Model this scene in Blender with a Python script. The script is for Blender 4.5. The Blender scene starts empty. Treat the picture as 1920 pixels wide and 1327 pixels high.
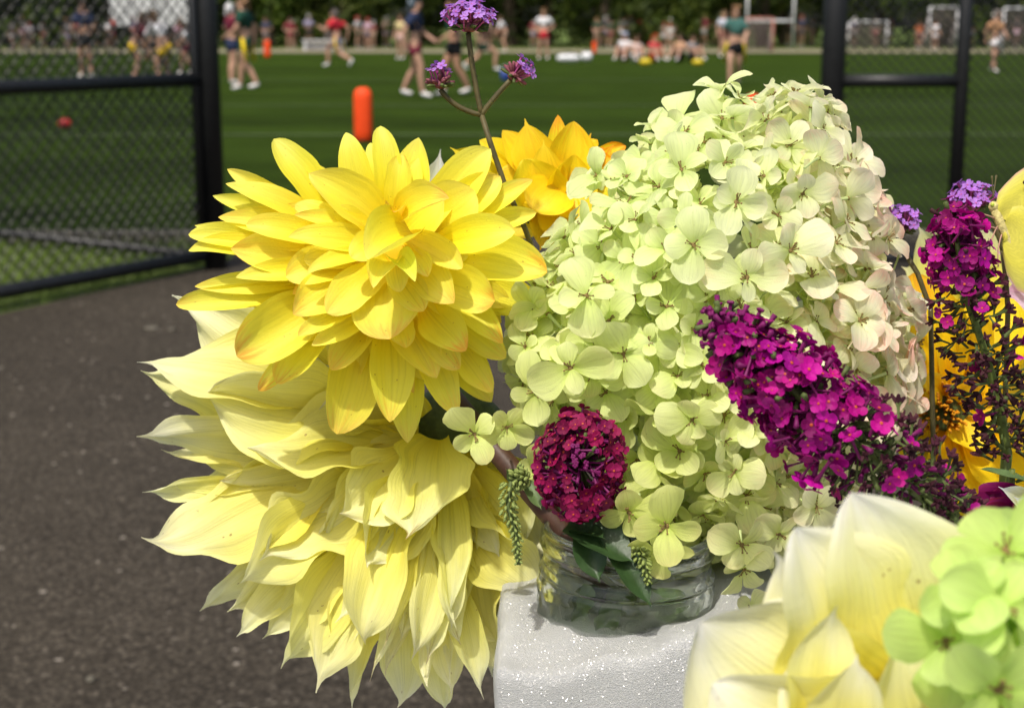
import bpy, bmesh, math, random
import numpy as np
from mathutils import Vector, Matrix, noise
random.seed(7); np.random.seed(7)
rad = math.radians
SC = bpy.context.scene
COL = SC.collection

# ------------------------------------------------------------------ camera, sky, sun
FPX, CX, CY = 2900.0, 960.0, 663.5          # focal length and centre in photo pixels
CAM_Z, PITCH = 1.15, rad(12.0)
cam = bpy.data.cameras.new('camera'); camo = bpy.data.objects.new('camera', cam); COL.objects.link(camo)
camo.location = (0, 0, CAM_Z); camo.rotation_euler = (math.pi/2 - PITCH, 0, 0)
cam.sensor_width = 36.0; cam.lens = 36.0*FPX/1920.0
cam.clip_start = 0.02; cam.clip_end = 900
cam.dof.use_dof = True; cam.dof.focus_distance = 0.665; cam.dof.aperture_fstop = 17.0; cam.dof.aperture_blades = 0
SC.camera = camo

SUN_EL, SUN_AZ = 62.0, 205.0                # azimuth clockwise from +Y (the view direction)
w = bpy.data.worlds.new('World'); SC.world = w; w.use_nodes = True
nt = w.node_tree; nt.nodes.clear()
wo = nt.nodes.new('ShaderNodeOutputWorld'); bg = nt.nodes.new('ShaderNodeBackground'); sky = nt.nodes.new('ShaderNodeTexSky')
sky.sky_type = 'NISHITA'; sky.sun_disc = False
sky.sun_elevation = rad(SUN_EL); sky.sun_rotation = rad(SUN_AZ)
sky.dust_density = 5.0; sky.air_density = 1.0; sky.ozone_density = 1.0
bg.inputs['Strength'].default_value = 0.135
nt.links.new(sky.outputs[0], bg.inputs[0]); nt.links.new(bg.outputs[0], wo.inputs[0])
sl = bpy.data.lights.new('sun', 'SUN'); sl.energy = 3.7; sl.angle = rad(1.4); sl.color = (1.0, 0.945, 0.85)
so = bpy.data.objects.new('sun', sl); COL.objects.link(so)
sd = Vector((math.cos(rad(SUN_EL))*math.sin(rad(SUN_AZ)), math.cos(rad(SUN_EL))*math.cos(rad(SUN_AZ)), math.sin(rad(SUN_EL))))
so.rotation_euler = sd.to_track_quat('Z', 'Y').to_euler(); so.location = (0, 0, 20)
SC.view_settings.view_transform = 'Standard'; SC.view_settings.look = 'None'
SC.view_settings.exposure = 0.0; SC.view_settings.gamma = 1.0; SC.view_settings.use_curve_mapping = False
SC.cycles.use_denoising = True
SC.cycles.max_bounces = 10; SC.cycles.transmission_bounces = 10; SC.cycles.transparent_max_bounces = 8

CAM = Vector((0, 0, CAM_Z))
FW = Vector((0, math.cos(PITCH), -math.sin(PITCH))); UP = Vector((0, math.sin(PITCH), math.cos(PITCH))); RT = Vector((1, 0, 0))
def P(px, py, d):                            # photo pixel + distance along the view axis -> world
    return CAM + d*(FW + RT*((px-CX)/FPX) + UP*((CY-py)/FPX))
def G(px, py, z=0.0):                        # photo pixel -> point on the ground
    r = FW + RT*((px-CX)/FPX) + UP*((CY-py)/FPX)
    t = (z-CAM_Z)/r.z
    return CAM + r*t
def S(px, d): return px*d/FPX                # pixels -> metres at distance d

# ------------------------------------------------------------------ helpers
def tag(o, label, cat, group=None, kind=None):
    o['label'] = label; o['category'] = cat
    if group: o['group'] = group
    if kind: o['kind'] = kind
    return o
def structure(o): o['kind'] = 'structure'; return o
def empty(name, loc):
    o = bpy.data.objects.new(name, None); COL.objects.link(o); o.location = loc; o.empty_display_size = .02
    return o
def mesh_obj(name, V, F, mat, parent=None, smooth=True, uv=None, origin=None, mats=None, fmat=None):
    if parent is not None: off = Vector(parent.matrix_basis.translation) if parent.parent is None else OFF[parent.name]
    else: off = Vector(origin) if origin is not None else Vector((0, 0, 0))
    A = np.array([tuple(v) for v in V], dtype=np.float64) - np.array(off)
    me = bpy.data.meshes.new(name)
    me.from_pydata(A.tolist(), [], [tuple(f) for f in F])
    for m in (mats or [mat]): me.materials.append(m)
    if fmat is not None: me.polygons.foreach_set('material_index', fmat)
    if smooth: me.polygons.foreach_set('use_smooth', [True]*len(me.polygons))
    if uv is not None:
        ul = me.uv_layers.new(name='UVMap'); li = np.empty(len(me.loops), dtype=np.int32); me.loops.foreach_get('vertex_index', li)
        ul.data.foreach_set('uv', np.array(uv, dtype=np.float32)[li].ravel())
    me.update()
    o = bpy.data.objects.new(name, me); COL.objects.link(o)
    if parent is not None: o.parent = parent
    elif origin is not None: o.location = off
    OFF[o.name] = off
    return o
OFF = {}
class MB:
    def __init__(s): s.V = []; s.F = []; s.M = []; s.UV = []
    def add(s, V, F, m=0, uv=None):
        b = len(s.V); s.V += [tuple(v) for v in V]; s.F += [tuple(i+b for i in f) for f in F]; s.M += [m]*len(F)
        s.UV += (list(uv) if uv is not None else [(0, 0)]*len(V))
    def box(s, c, h, m=0, rot=None):
        c = Vector(c); V = []
        for x in (-1, 1):
            for y in (-1, 1):
                for z in (-1, 1):
                    q = Vector((x*h[0], y*h[1], z*h[2])); V.append(c + (rot @ q if rot else q))
        s.add(V, [(0,1,3,2),(4,6,7,5),(0,4,5,1),(2,3,7,6),(0,2,6,4),(1,5,7,3)], m)
    def tube(s, pts, rr, n=8, m=0, cap=True):
        pts = [Vector(p) for p in pts]
        if not hasattr(rr, '__len__'): rr = [rr]*len(pts)
        V = []; F = []; ref = None; uv = []
        for i, p in enumerate(pts):
            t = (pts[min(i+1, len(pts)-1)] - pts[max(i-1, 0)]).normalized()
            if ref is None: ref = Vector((0, 0, 1)) if abs(t.z) < .9 else Vector((1, 0, 0))
            a = t.cross(ref).normalized(); b = a.cross(t).normalized(); ref = b
            for k in range(n):
                th = 2*math.pi*k/n; V.append(p + (a*math.cos(th) + b*math.sin(th))*rr[i]); uv.append((k/n, i/(len(pts)-1)))
        for i in range(len(pts)-1):
            for k in range(n):
                F.append((i*n+k, i*n+(k+1) % n, (i+1)*n+(k+1) % n, (i+1)*n+k))
        if cap:
            F.append(tuple(range(n-1, -1, -1))); F.append(tuple((len(pts)-1)*n+k for k in range(n)))
        s.add(V, F, m, uv)
    def ellipsoid(s, c, r, nu=10, nv=7, m=0, rot=None, jit=0):
        c = Vector(c); V = []; F = []
        for j in range(nv+1):
            ph = math.pi*j/nv
            for i in range(nu):
                th = 2*math.pi*i/nu; k = 1+random.uniform(-jit, jit)
                q = Vector((r[0]*math.sin(ph)*math.cos(th), r[1]*math.sin(ph)*math.sin(th), r[2]*math.cos(ph)))*k
                V.append(c + (rot @ q if rot else q))
        for j in range(nv):
            for i in range(nu): F.append((j*nu+i, (j+1)*nu+i, (j+1)*nu+(i+1) % nu, j*nu+(i+1) % nu))
        s.add(V, F, m)
    def build(s, name, mat, parent=None, smooth=True, origin=None, mats=None):
        return mesh_obj(name, s.V, s.F, mat, parent, smooth, s.UV, origin, mats, s.M if mats else None)
def bez(p0, p1, p2, n=10):
    p0, p1, p2 = Vector(p0), Vector(p1), Vector(p2)
    return [(1-t)**2*p0 + 2*t*(1-t)*p1 + t*t*p2 for t in [i/n for i in range(n+1)]]
def frame(y, nhint):                          # rotation with local Y along y and local Z near nhint
    y = Vector(y).normalized(); n = Vector(nhint); z = n - y*n.dot(y)
    if z.length < 1e-5: z = y.orthogonal()
    z.normalize(); x = y.cross(z)
    return Matrix((x, y, z)).transposed()

# ------------------------------------------------------------------ materials
class N:
    def __init__(s, name):
        s.m = bpy.data.materials.new(name); s.m.use_nodes = True; s.t = s.m.node_tree; s.t.nodes.clear()
        s.out = s.n('OutputMaterial')
    def n(s, typ, **kw):
        nd = s.t.nodes.new('ShaderNode'+typ)
        for k, v in kw.items(): setattr(nd, k, v)
        return nd
    def l(s, a, b): s.t.links.new(a, b)
    def set(s, sock, v):
        if hasattr(v, 'is_output'): s.l(v, sock)
        else: sock.default_value = v
    def math(s, op, a, b=0.0, c=0.0, clamp=False):
        nd = s.n('Math', operation=op, use_clamp=clamp)
        for i, v in enumerate((a, b, c)): s.set(nd.inputs[i], v)
        return nd.outputs[0]
    def mix(s, f, a, b, blend='MIX'):
        nd = s.n('Mix', data_type='RGBA', blend_type=blend)
        s.set(nd.inputs[0], f); s.set(nd.inputs[6], a if hasattr(a, 'is_output') else (*a[:3], 1)); s.set(nd.inputs[7], b if hasattr(b, 'is_output') else (*b[:3], 1))
        return nd.outputs[2]
    def ramp(s, f, stops, interp='LINEAR'):
        nd = s.n('ValToRGB'); r = nd.color_ramp; r.interpolation = interp
        while len(r.elements) < len(stops): r.elements.new(.5)
        for e, (p, c) in zip(r.elements, stops): e.position = p; e.color = (*c, 1) if hasattr(c, '__len__') else (c, c, c, 1)
        s.l(f, nd.inputs[0]); return nd.outputs[0]
    def noise(s, vec, scale, detail=3, rough=.5):
        nd = s.n('TexNoise'); nd.inputs['Scale'].default_value = scale; nd.inputs['Detail'].default_value = detail; nd.inputs['Roughness'].default_value = rough
        if vec is not None: s.l(vec, nd.inputs['Vector'])
        return nd.outputs[0]
    def bump(s, h, strength=.3, dist=.001):
        nd = s.n('Bump'); nd.inputs['Strength'].default_value = strength; nd.inputs['Distance'].default_value = dist; s.l(h, nd.inputs['Height'])
        return nd.outputs[0]
    def bsdf(s, col, rough=.6, normal=None, spec=.4, metal=0.0, **kw):
        b = s.n('BsdfPrincipled'); s.set(b.inputs['Base Color'], col if hasattr(col, 'is_output') else (*col, 1)); s.set(b.inputs['Roughness'], rough)
        b.inputs['Specular IOR Level'].default_value = spec; b.inputs['Metallic'].default_value = metal
        if normal is not None: s.l(normal, b.inputs['Normal'])
        for k, v in kw.items(): s.set(b.inputs[k], v)
        return b.outputs[0]
    def done(s, sh): s.l(sh, s.out.inputs[0]); return s.m
    def uvs(s):
        tc = s.n('TexCoord'); sp = s.n('SeparateXYZ'); s.l(tc.outputs['UV'], sp.inputs[0]); return tc, sp.outputs[0], sp.outputs[1]
    def scaled(s, vec, sc):
        mp = s.n('Mapping'); mp.inputs['Scale'].default_value = sc; s.l(vec, mp.inputs['Vector']); return mp.outputs[0]

def petal_material(name, stops, transl=.35, vein=.12, vein_n=26, blush=(.85, .25, .03), spots=(.25, .10, .02), spot_amt=.5, midline=.2, bump=.25, rough=.5, pv=(.7, .95)):
    """pigment by place on the petal; Object colour tints it, Object alpha is how blushed its tip is"""
    k = N(name); tc, u, v = k.uvs(); oi = k.n('ObjectInfo')
    rnd = k.n('CombineXYZ'); k.l(oi.outputs['Random'], rnd.inputs[2]); k.l(k.math('MULTIPLY', oi.outputs['Random'], 37.0), rnd.inputs[0])
    add = k.n('VectorMath', operation='ADD'); k.l(tc.outputs['UV'], add.inputs[0]); k.l(rnd.outputs[0], add.inputs[1]); uvr = add.outputs[0]
    wob = k.noise(uvr, 3.0, 3)
    vv = k.math('ADD', v, k.math('MULTIPLY', k.math('SUBTRACT', wob, .5), .35))
    col = k.ramp(vv, stops)
    tint = k.mix(1.0, col, oi.outputs['Color'], 'MULTIPLY')
    # veins running along the petal, fanning out with its width
    vn = k.noise(k.scaled(uvr, (vein_n, 1.3, 1)), 1.0, 4, .6)
    vn2 = k.ramp(vn, [(.30, 1.0 - vein*2.2), (.5, 1.0), (.75, 1.0 + vein*.6)])
    tint = k.mix(1.0, tint, vn2, 'MULTIPLY')
    du = k.math('ABSOLUTE', k.math('SUBTRACT', u, .5))
    ml = k.math('MULTIPLY', k.math('SUBTRACT', 1.0, k.math('MULTIPLY', du, 30.0), clamp=True), midline)
    tint = k.mix(ml, tint, k.mix(1.0, tint, (.78, .78, .5), 'MULTIPLY'))
    # blush at the tip
    bf = k.n('MapRange', interpolation_type='SMOOTHSTEP'); bf.inputs[1].default_value = pv[0]; bf.inputs[2].default_value = pv[1]+.08
    k.l(k.math('ADD', v, k.math('MULTIPLY', k.math('SUBTRACT', k.noise(k.scaled(uvr, (9, 2.5, 1)), 1.0, 4, .65), .5), .8)), bf.inputs[0])
    tint = k.mix(k.math('MULTIPLY', bf.outputs[0], oi.outputs['Alpha'], clamp=True), tint, k.mix(1.0, tint, blush, 'MULTIPLY'))
    # small brown flecks
    vo = k.n('TexVoronoi'); vo.inputs['Scale'].default_value = 1.0; k.l(k.scaled(uvr, (7, 11, 1)), vo.inputs['Vector'])
    fl = k.math('MULTIPLY', k.math('LESS_THAN', vo.outputs['Distance'], .10), k.math('GREATER_THAN', k.noise(uvr, 4.0, 2), .57))
    tint = k.mix(k.math('MULTIPLY', fl, spot_amt), tint, spots)
    hh = k.math('ADD', k.math('MULTIPLY', vn, .8), k.math('MULTIPLY', k.noise(k.scaled(uvr, (40, 40, 1)), 1.0, 2), .35))
    nb = k.bump(hh, bump, .0012)
    p = k.bsdf(tint, rough, nb, .35)
    tr = k.n('BsdfTranslucent'); k.l(tint, tr.inputs[0]); k.l(nb, tr.inputs['Normal'])
    ms = k.n('MixShader'); ms.inputs[0].default_value = transl; k.l(p, ms.inputs[1]); k.l(tr.outputs[0], ms.inputs[2])
    return k.done(ms.outputs[0])

def simple(name, col, rough=.6, spec=.4, var=.15, scale=30, bump=.1, objcol=False, transl=0, metal=0, dist=.002):
    k = N(name); tc = k.n('TexCoord'); nz = k.noise(tc.outputs['Object'], scale, 4, .6)
    c = k.mix(1.0, col, k.ramp(nz, [(.3, 1-var), (.7, 1+var)]), 'MULTIPLY')
    if objcol:
        oi = k.n('ObjectInfo'); c = k.mix(1.0, c, oi.outputs['Color'], 'MULTIPLY')
    nb = k.bump(nz, bump, dist); p = k.bsdf(c, rough, nb, spec, metal)
    if transl:
        tr = k.n('BsdfTranslucent'); k.l(c, tr.inputs[0]); ms = k.n('MixShader'); ms.inputs[0].default_value = transl; k.l(p, ms.inputs[1]); k.l(tr.outputs[0], ms.inputs[2]); p = ms.outputs[0]
    return k.done(p)

M = {}
M['yellow'] = petal_material('yellow_petal', [(0, (.95, .68, .010)), (.28, (.96, .82, .025)), (.7, (.96, .88, .075)), (1, (.96, .89, .16))], .40, .05, 16, (1.0, .58, .45), spot_amt=.5, midline=.25, bump=.3, pv=(.74, 1.0))
M['cream'] = petal_material('cream_petal', [(0, (.94, .77, .03)), (.32, (.94, .86, .13)), (.60, (.94, .90, .27)), (.85, (.93, .92, .50)), (1, (.92, .92, .68))], .40, .07, 48, (.55, .36, .16), spot_amt=.6, midline=.1, bump=.5, pv=(.86, 1.0))
M['gold'] = petal_material('golden_petal', [(0, (.95, .57, .004)), (.5, (.97, .75, .012)), (1, (.97, .77, .025))], .34, .06, 16, (1.0, .50, .25), spot_amt=.2, midline=.25, bump=.35)
M['hyd'] = petal_material('hydrangea_petal', [(0, (.70, .82, .26)), (.3, (.86, .91, .48)), (1, (.94, .95, .66))], .50, .06, 12, (1.02, .70, .66), (.30, .16, .08), .35, .25, .35, .55, (.45, .95))
M['pink'] = petal_material('pink_petal', [(0, (.85, .75, .4)), (.3, (.85, .7, .72)), (1, (.85, .55, .72))], .35, .2, 14, (.8, .3, .6))
M['purple'] = petal_material('purple_petal', [(0, (.12, .0, .05)), (1, (.2, .005, .10))], .25, .1, 14)
def wing_mat():
    k = N('butterfly_wing'); tc, u, v = k.uvs()
    nz = k.noise(k.scaled(tc.outputs['UV'], (30, 30, 1)), 1.0, 5, .7)
    c = k.ramp(v, [(0, (.72, .66, .12)), (.55, (.80, .74, .10)), (.9, (.70, .66, .16)), (1, (.62, .36, .30))])
    c = k.mix(1.0, c, k.ramp(nz, [(.35, .86), (.65, 1.08)]), 'MULTIPLY')
    nb = k.bump(nz, .2, .0004); p = k.bsdf(c, .6, nb, .2)
    tr = k.n('BsdfTranslucent'); k.l(c, tr.inputs[0]); ms = k.n('MixShader'); ms.inputs[0].default_value = .3; k.l(p, ms.inputs[1]); k.l(tr.outputs[0], ms.inputs[2])
    return k.done(ms.outputs[0])
M['wing'] = wing_mat()
M['stem_red'] = simple('reddish_stem', (.07, .032, .02), .5, .4, .3, 90, .2)
M['stem_green'] = simple('green_stem', (.12, .16, .03), .5, .4, .3, 90, .2)
M['stem_verb'] = simple('verbena_stem', (.095, .078, .030), .55, .3, .35, 120, .2)
M['leaf'] = simple('dark_leaf', (.035, .075, .022), .45, .45, .3, 120, .3, transl=.2)
M['leaf_light'] = simple('grey_green_leaf', (.13, .20, .07), .5, .4, .25, 120, .3, transl=.25)
M['bud'] = simple('green_bud', (.24, .30, .08), .6, .3, .35, 300, .3)
M['magenta'] = simple('magenta_floret', (.40, .002, .21), .55, .25, .22, 300, .2, True, .22)
M['crimson'] = simple('crimson_floret', (.23, .003, .065), .6, .25, .25, 300, .2, True, .15)
M['eye'] = simple('orange_floret_eye', (.45, .07, .02), .6)
M['tube'] = simple('floret_tube', (.15, .005, .085), .6, .3, .25, 200, .1)
M['dry'] = simple('withered_floret', (.045, .014, .018), .7, .2, .4, 300, .3, True)
M['calyx'] = simple('green_calyx', (.085, .115, .03), .6, .3, .35, 200, .2)
M['lilac'] = simple('lilac_floret', (.40, .19, .60), .55, .25, .18, 300, .1, True, .3)
M['lilac_tube'] = simple('verbena_tube', (.42, .08, .26), .55, .25, .25, 300, .1)
M['verb_calyx'] = simple('verbena_calyx', (.20, .06, .08), .6, .25, .4, 300, .2)
M['pale_stem'] = simple('pale_green_pedicel', (.55, .65, .28), .5, .3, .15, 100, .1, transl=.2)
M['stamen'] = simple('brown_stamen', (.24, .17, .06), .7, .2, .4, 200, .2)
M['stamen_gold'] = simple('golden_stamen', (.62, .26, .01), .7, .2, .4, 300, .2)

# ------------------------------------------------------------------ ground, path, field
def ground_mats():
    k = N('asphalt'); tc = k.n('TexCoord'); co = tc.outputs['Object']
    vo = k.n('TexVoronoi'); vo.inputs['Scale'].default_value = 95; vo.inputs['Randomness'].default_value = 1; k.l(co, vo.inputs['Vector'])
    stone = k.ramp(vo.outputs['Color'], [(0, (.042, .034, .024)), (.55, (.072, .060, .044)), (.86, (.105, .088, .066)), (.97, (.18, .155, .125)), (1, (.38, .33, .27))])
    edge = k.ramp(vo.outputs['Distance'], [(.25, 1.0), (.62, .45)])
    c = k.mix(1.0, stone, edge, 'MULTIPLY')
    vo2 = k.n('TexVoronoi'); vo2.inputs['Scale'].default_value = 24; k.l(co, vo2.inputs['Vector'])
    big = k.math('MULTIPLY', k.math('LESS_THAN', vo2.outputs['Distance'], .19), k.math('GREATER_THAN', k.noise(co, 21, 1), .60))
    c = k.mix(big, c, k.mix(k.noise(co, 6), (.12, .10, .08), (.40, .36, .30)))
    c = k.mix(1.0, c, k.ramp(k.noise(co, .9, 4), [(.3, .82), (.7, 1.18)]), 'MULTIPLY')
    h = k.math('ADD', k.math('MULTIPLY', edge, .6), k.noise(co, 260, 2))
    M['asphalt'] = k.done(k.bsdf(c, .85, k.bump(h, .8, .004), .15))
    k = N('turf'); tc = k.n('TexCoord'); co = tc.outputs['Object']
    c = k.ramp(k.noise(k.scaled(co, (1, 1, 1)), 160, 3, .7), [(.25, (.012, .024, .002)), (.5, (.031, .056, .006)), (.8, (.056, .090, .011))])
    big = k.mix(1.0, k.ramp(k.noise(k.scaled(co, (.05, .45, 1)), 1.0, 3), [(.35, .80), (.65, 1.22)]), k.ramp(k.noise(k.scaled(co, (.6, 1.1, 1)), 1.0, 5, .7), [(.3, .72), (.7, 1.3)]), 'MULTIPLY')
    c = k.mix(1.0, c, big, 'MULTIPLY')
    M['turf'] = k.done(k.bsdf(c, .9, k.bump(k.noise(co, 260, 3), .8, .02), .03))
    k = N('rough_grass'); tc = k.n('TexCoord'); co = tc.outputs['Object']
    c = k.ramp(k.noise(co, 40, 4, .7), [(.3, (.06, .10, .018)), (.6, (.13, .18, .035)), (.85, (.22, .22, .07))])
    M['grass'] = k.done(k.bsdf(c, .85, k.bump(k.noise(co, 120, 3), 1.0, .03), .2))
    M['blade'] = simple('grass_blade', (.15, .22, .04), .6, .3, .45, 3, .0, transl=.3)
    M['kerb'] = simple('concrete', (.12, .11, .085), .85, .3, .25, 40, .5)
    M['track'] = simple('tan_track', (.23, .20, .14), .9, .2, .15, 8, .2)
    M['line'] = simple('worn_white_paint', (.10, .135, .06), .8, .2, .4, 12, .1)
ground_mats()
def sheet(name, pts, z, mat):
    return structure(mesh_obj(name, [(x, y, z) for x, y in pts], [tuple(range(len(pts)))], mat, smooth=False))
g0 = G(0, 590); g1 = G(400, 500)
sheet('ground', [(-400, -60), (400, -60), (400, 600), (-400, 600)], 0.0, M['grass'])
d_as = (g1 - g0)
aL = g0 - d_as*3.2
gate_y = g1.y + .12
sheet('asphalt_path', [(-9, -6), (9, -6), (9, gate_y+.9), (1.7, gate_y+.9), (1.6, gate_y+.95), (-1.36, gate_y+.95), (g1.x, g1.y), (g0.x, g0.y), (aL.x, aL.y)], .004, M['asphalt'])
TY = G(100, 447).y
sheet('turf_field', [(-120, TY), (120, TY), (120, 66), (-120, 66)], .010, M['turf'])
sheet('running_track', [(-120, 66.0), (120, 66.0), (120, 75), (-120, 75)], .006, M['track'])
kb = MB(); kb.box((-30.9, TY-.10, .02), (29.3, .09, .03)); structure(kb.build('kerb', M['kerb'], smooth=False))
kb = MB(); kb.box((31.1, TY-.10, .02), (29.3, .09, .03)); structure(kb.build('kerb', M['kerb'], smooth=False))
for yy, ww in ((16.4, .05), (22.5, .05), (33, .06)):
    sheet('field_line', [(-60, yy-ww), (60, yy-ww+.3), (60, yy+ww+.3), (-60, yy+ww)], .014, M['line'])
# grass blades on the strip behind the open gate
bl = MB(); rg = random.Random(3)
for i in range(5200):
    x = rg.uniform(-4.6, -1.4); y = rg.uniform(6.2, TY-.22)
    t = (x-g0.x)/(g1.x-g0.x); ye = g0.y + t*(g1.y-g0.y)
    if y < ye+.03: continue
    h = rg.uniform(.03, .085); a = rg.uniform(0, 6.28); dx, dy = math.cos(a), math.sin(a); lw = .004; le = rg.uniform(0, .03)
    bl.add([(x-dx*lw, y-dy*lw, 0), (x+dx*lw, y+dy*lw, 0), (x+dy*le, y-dx*le, h)], [(0, 1, 2)])
o = bl.build('grass', M['blade'], smooth=False); tag(o, 'short green grass strip behind the open gate', 'grass', kind='stuff')

# ------------------------------------------------------------------ people
M['skin'] = simple('skin', (.50, .29, .20), .55, .35, .08, 20, .05, True)
M['cloth'] = simple('sports_cloth', (1, 1, 1), .85, .2, .10, 14, .15, True)
M['hair'] = simple('hair', (1, 1, 1), .6, .3, .25, 60, .3, True)
M['shoe'] = simple('shoe', (1, 1, 1), .6, .3, .08, 30, .1, True)
M['eyew'] = simple('dark_eye', (.03, .02, .02), .3)
M['mouth'] = simple('lips', (.35, .12, .10), .5)
_skins = []
def skin_mesh(name, V, E, R, sub=1):
    me = bpy.data.meshes.new(name); bm = bmesh.new(); L = bm.verts.layers.skin.verify(); vs = []
    for v, r in zip(V, R):
        b = bm.verts.new(v); rr = r if hasattr(r, '__len__') else (r, r); b[L].radius = rr; vs.append(b)
    vs[0][L].use_root = True
    for a, b in E: bm.edges.new((vs[a], vs[b]))
    bm.to_mesh(me); bm.free()
    o = bpy.data.objects.new(name, me); COL.objects.link(o)
    m = o.modifiers.new('skin', 'SKIN'); m.use_smooth_shade = True
    if sub: s = o.modifiers.new('sub', 'SUBSURF'); s.levels = sub; s.render_levels = sub
    _skins.append(o); return o
POSES = {
 # elbow, hand (left, right); knee, ankle (left, right); lean forward, pelvis height
 'stand': dict(e=((-.26, -.03, 1.12), (.26, -.03, 1.12)), h=((-.25, .08, .90), (.25, .08, .90)), k=((-.10, .02, .50), (.11, .02, .50)), a=((-.11, -.02, .07), (.13, -.03, .07)), lean=0),
 'hips': dict(e=((-.36, -.10, 1.14), (.36, -.10, 1.14)), h=((-.18, .06, 1.0), (.18, .06, 1.0)), k=((-.12, .03, .50), (.12, .02, .50)), a=((-.15, -.02, .07), (.16, -.03, .07)), lean=0),
 'walk': dict(e=((-.25, .06, 1.14), (.25, -.12, 1.14)), h=((-.18, .26, 1.02), (.22, -.10, .92)), k=((-.10, -.02, .50), (.10, .14, .53)), a=((-.10, -.24, .11), (.10, .16, .08)), lean=.04),
 'run': dict(e=((-.28, .16, 1.18), (.28, -.26, 1.18)), h=((-.14, .38, 1.28), (.28, -.18, .98)), k=((-.10, -.10, .52), (.10, .38, .66)), a=((-.10, -.46, .36), (.10, .34, .25)), lean=.14),
 'bend': dict(e=((-.24, .38, .98), (.24, .38, .98)), h=((-.15, .40, .72), (.15, .40, .72)), k=((-.13, .14, .50), (.14, .12, .50)), a=((-.16, -.02, .07), (.17, -.03, .07)), lean=.42),
 'hold': dict(e=((-.25, .04, 1.12), (.25, .06, 1.12)), h=((-.12, .28, 1.12), (.12, .30, 1.14)), k=((-.10, .03, .50), (.11, .00, .50)), a=((-.12, .00, .07), (.14, -.06, .07)), lean=.03),
 'sit': dict(e=((-.27, .02, .42), (.27, .02, .42)), h=((-.16, .30, .42), (.16, .30, .42)), k=((-.15, .42, .50), (.16, .44, .46)), a=((-.15, .62, .08), (.18, .66, .08)), lean=.12, drop=.78),
}
def make_person(pose, fingers=True):
    """a set of skinned meshes in a local frame: +Y is where the person faces, feet on z = 0, 1.70 tall"""
    p = POSES[pose]; ln = p['lean']; dz = -p.get('drop', 0)
    def L(x, y, z):                              # lean the upper body forward about the pelvis
        q = Vector((x, y, z-.92)); c, s = math.cos(ln), math.sin(ln)
        return Vector((q.x, q.y*c + q.z*s, .92 - q.y*s + q.z*c + dz))
    pel = Vector((0, 0, .95+dz)); sp = L(0, 0, 1.13); ch = L(0, .0, 1.33); nk = L(0, .01, 1.47); hl = L(0, .03, 1.535); hm = L(0, .03, 1.60); ht = L(0, .02, 1.665)
    V = [pel, sp, ch, nk, hl, hm, ht]; R = [(.135, .10), (.12, .09), (.135, .10), .048, (.062, .075), (.074, .088), (.055, .065)]
    E = [(0, 1), (1, 2), (2, 3), (3, 4), (4, 5), (5, 6)]
    V.append(L(0, .118, 1.585)); R.append(.014); E.append((5, 7))      # nose
    arms = []; legs = []
    for sd in (0, 1):
        sg = -1 if sd == 0 else 1
        s_ = L(sg*.165, 0, 1.385); e_ = Vector(p['e'][sd]); h_ = Vector(p['h'][sd])
        if pose not in ('sit', 'bend'): e_, h_ = L(*e_), L(*h_)
        b = len(V); d = (h_-e_).normalized(); side = d.cross(Vector((sg, .3, 0))).normalized()
        V += [s_, e_, h_, h_+d*.07]; R += [.064, .047, .031, (.036, .022)]; E += [(2, b), (b, b+1), (b+1, b+2), (b+2, b+3)]
        if fingers:
            ax = d.cross(side).normalized()
            for q, (off, ln_) in enumerate(((-.027, .062), (-.009, .075), (.009, .07), (.026, .055))):
                c = len(V); V += [h_+d*.095+ax*off, h_+d*(.095+ln_*.6)+ax*off*1.1+side*.012, h_+d*(.095+ln_)+ax*off*1.1+side*.03]; R += [.0095, .0085, .007]; E += [(b+3, c), (c, c+1), (c+1, c+2)]
            c = len(V); V += [h_+d*.04-ax*.045+side*.015, h_+d*.075-ax*.06+side*.03]; R += [.011, .009]; E += [(b+2, c), (c, c+1)]
        arms.append((s_, e_, h_))
    for sd in (0, 1):
        sg = -1 if sd == 0 else 1
        hp = Vector((sg*.085, 0, .88+dz)); k_ = Vector(p['k'][sd]); a_ = Vector(p['a'][sd])
        b = len(V); sh = (a_-k_).normalized(); calf = k_.lerp(a_, .35) + Vector((0, -.02, 0)); toe = a_ + Vector((0, .15, -.04)) if pose != 'run' or sd == 1 else a_ + Vector((0, .06, -.14))
        V += [hp, k_, calf, a_, toe]; R += [(.10, .105), .066, .066, .042, (.036, .028)]; E += [(0, b), (b, b+1), (b+1, b+2), (b+2, b+3), (b+3, b+4)]
        legs.append((hp, k_, a_, toe))
    out = {'body': skin_mesh('body', V, E, R)}
    # shirt
    V = [sp+Vector((0, 0, -.06)), sp.lerp(ch, .5), ch]; R = [(.18, .145), (.165, .135), (.165, .13)]; E = [(0, 1), (1, 2)]
    V.append(ch.lerp(nk, .55)); R.append((.085, .075)); E.append((2, 3))
    for s_, e_, h_ in arms:
        b = len(V); V += [s_, s_.lerp(e_, .75)]; R += [.09, .082]; E += [(2, b), (b, b+1)]
    out['shirt'] = skin_mesh('shirt', V, E, R)
    V = [pel+Vector((0, 0, .07)), pel+Vector((0, 0, -.04))]; R = [(.15, .118), (.16, .128)]; E = [(0, 1)]
    for hp, k_, a_, toe in legs:
        b = len(V); V += [hp+Vector((0, 0, -.05)), hp.lerp(k_, .55)]; R += [.13, .125]; E += [(1, b), (b, b+1)]
    out['shorts'] = skin_mesh('shorts', V, E, R)
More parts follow.
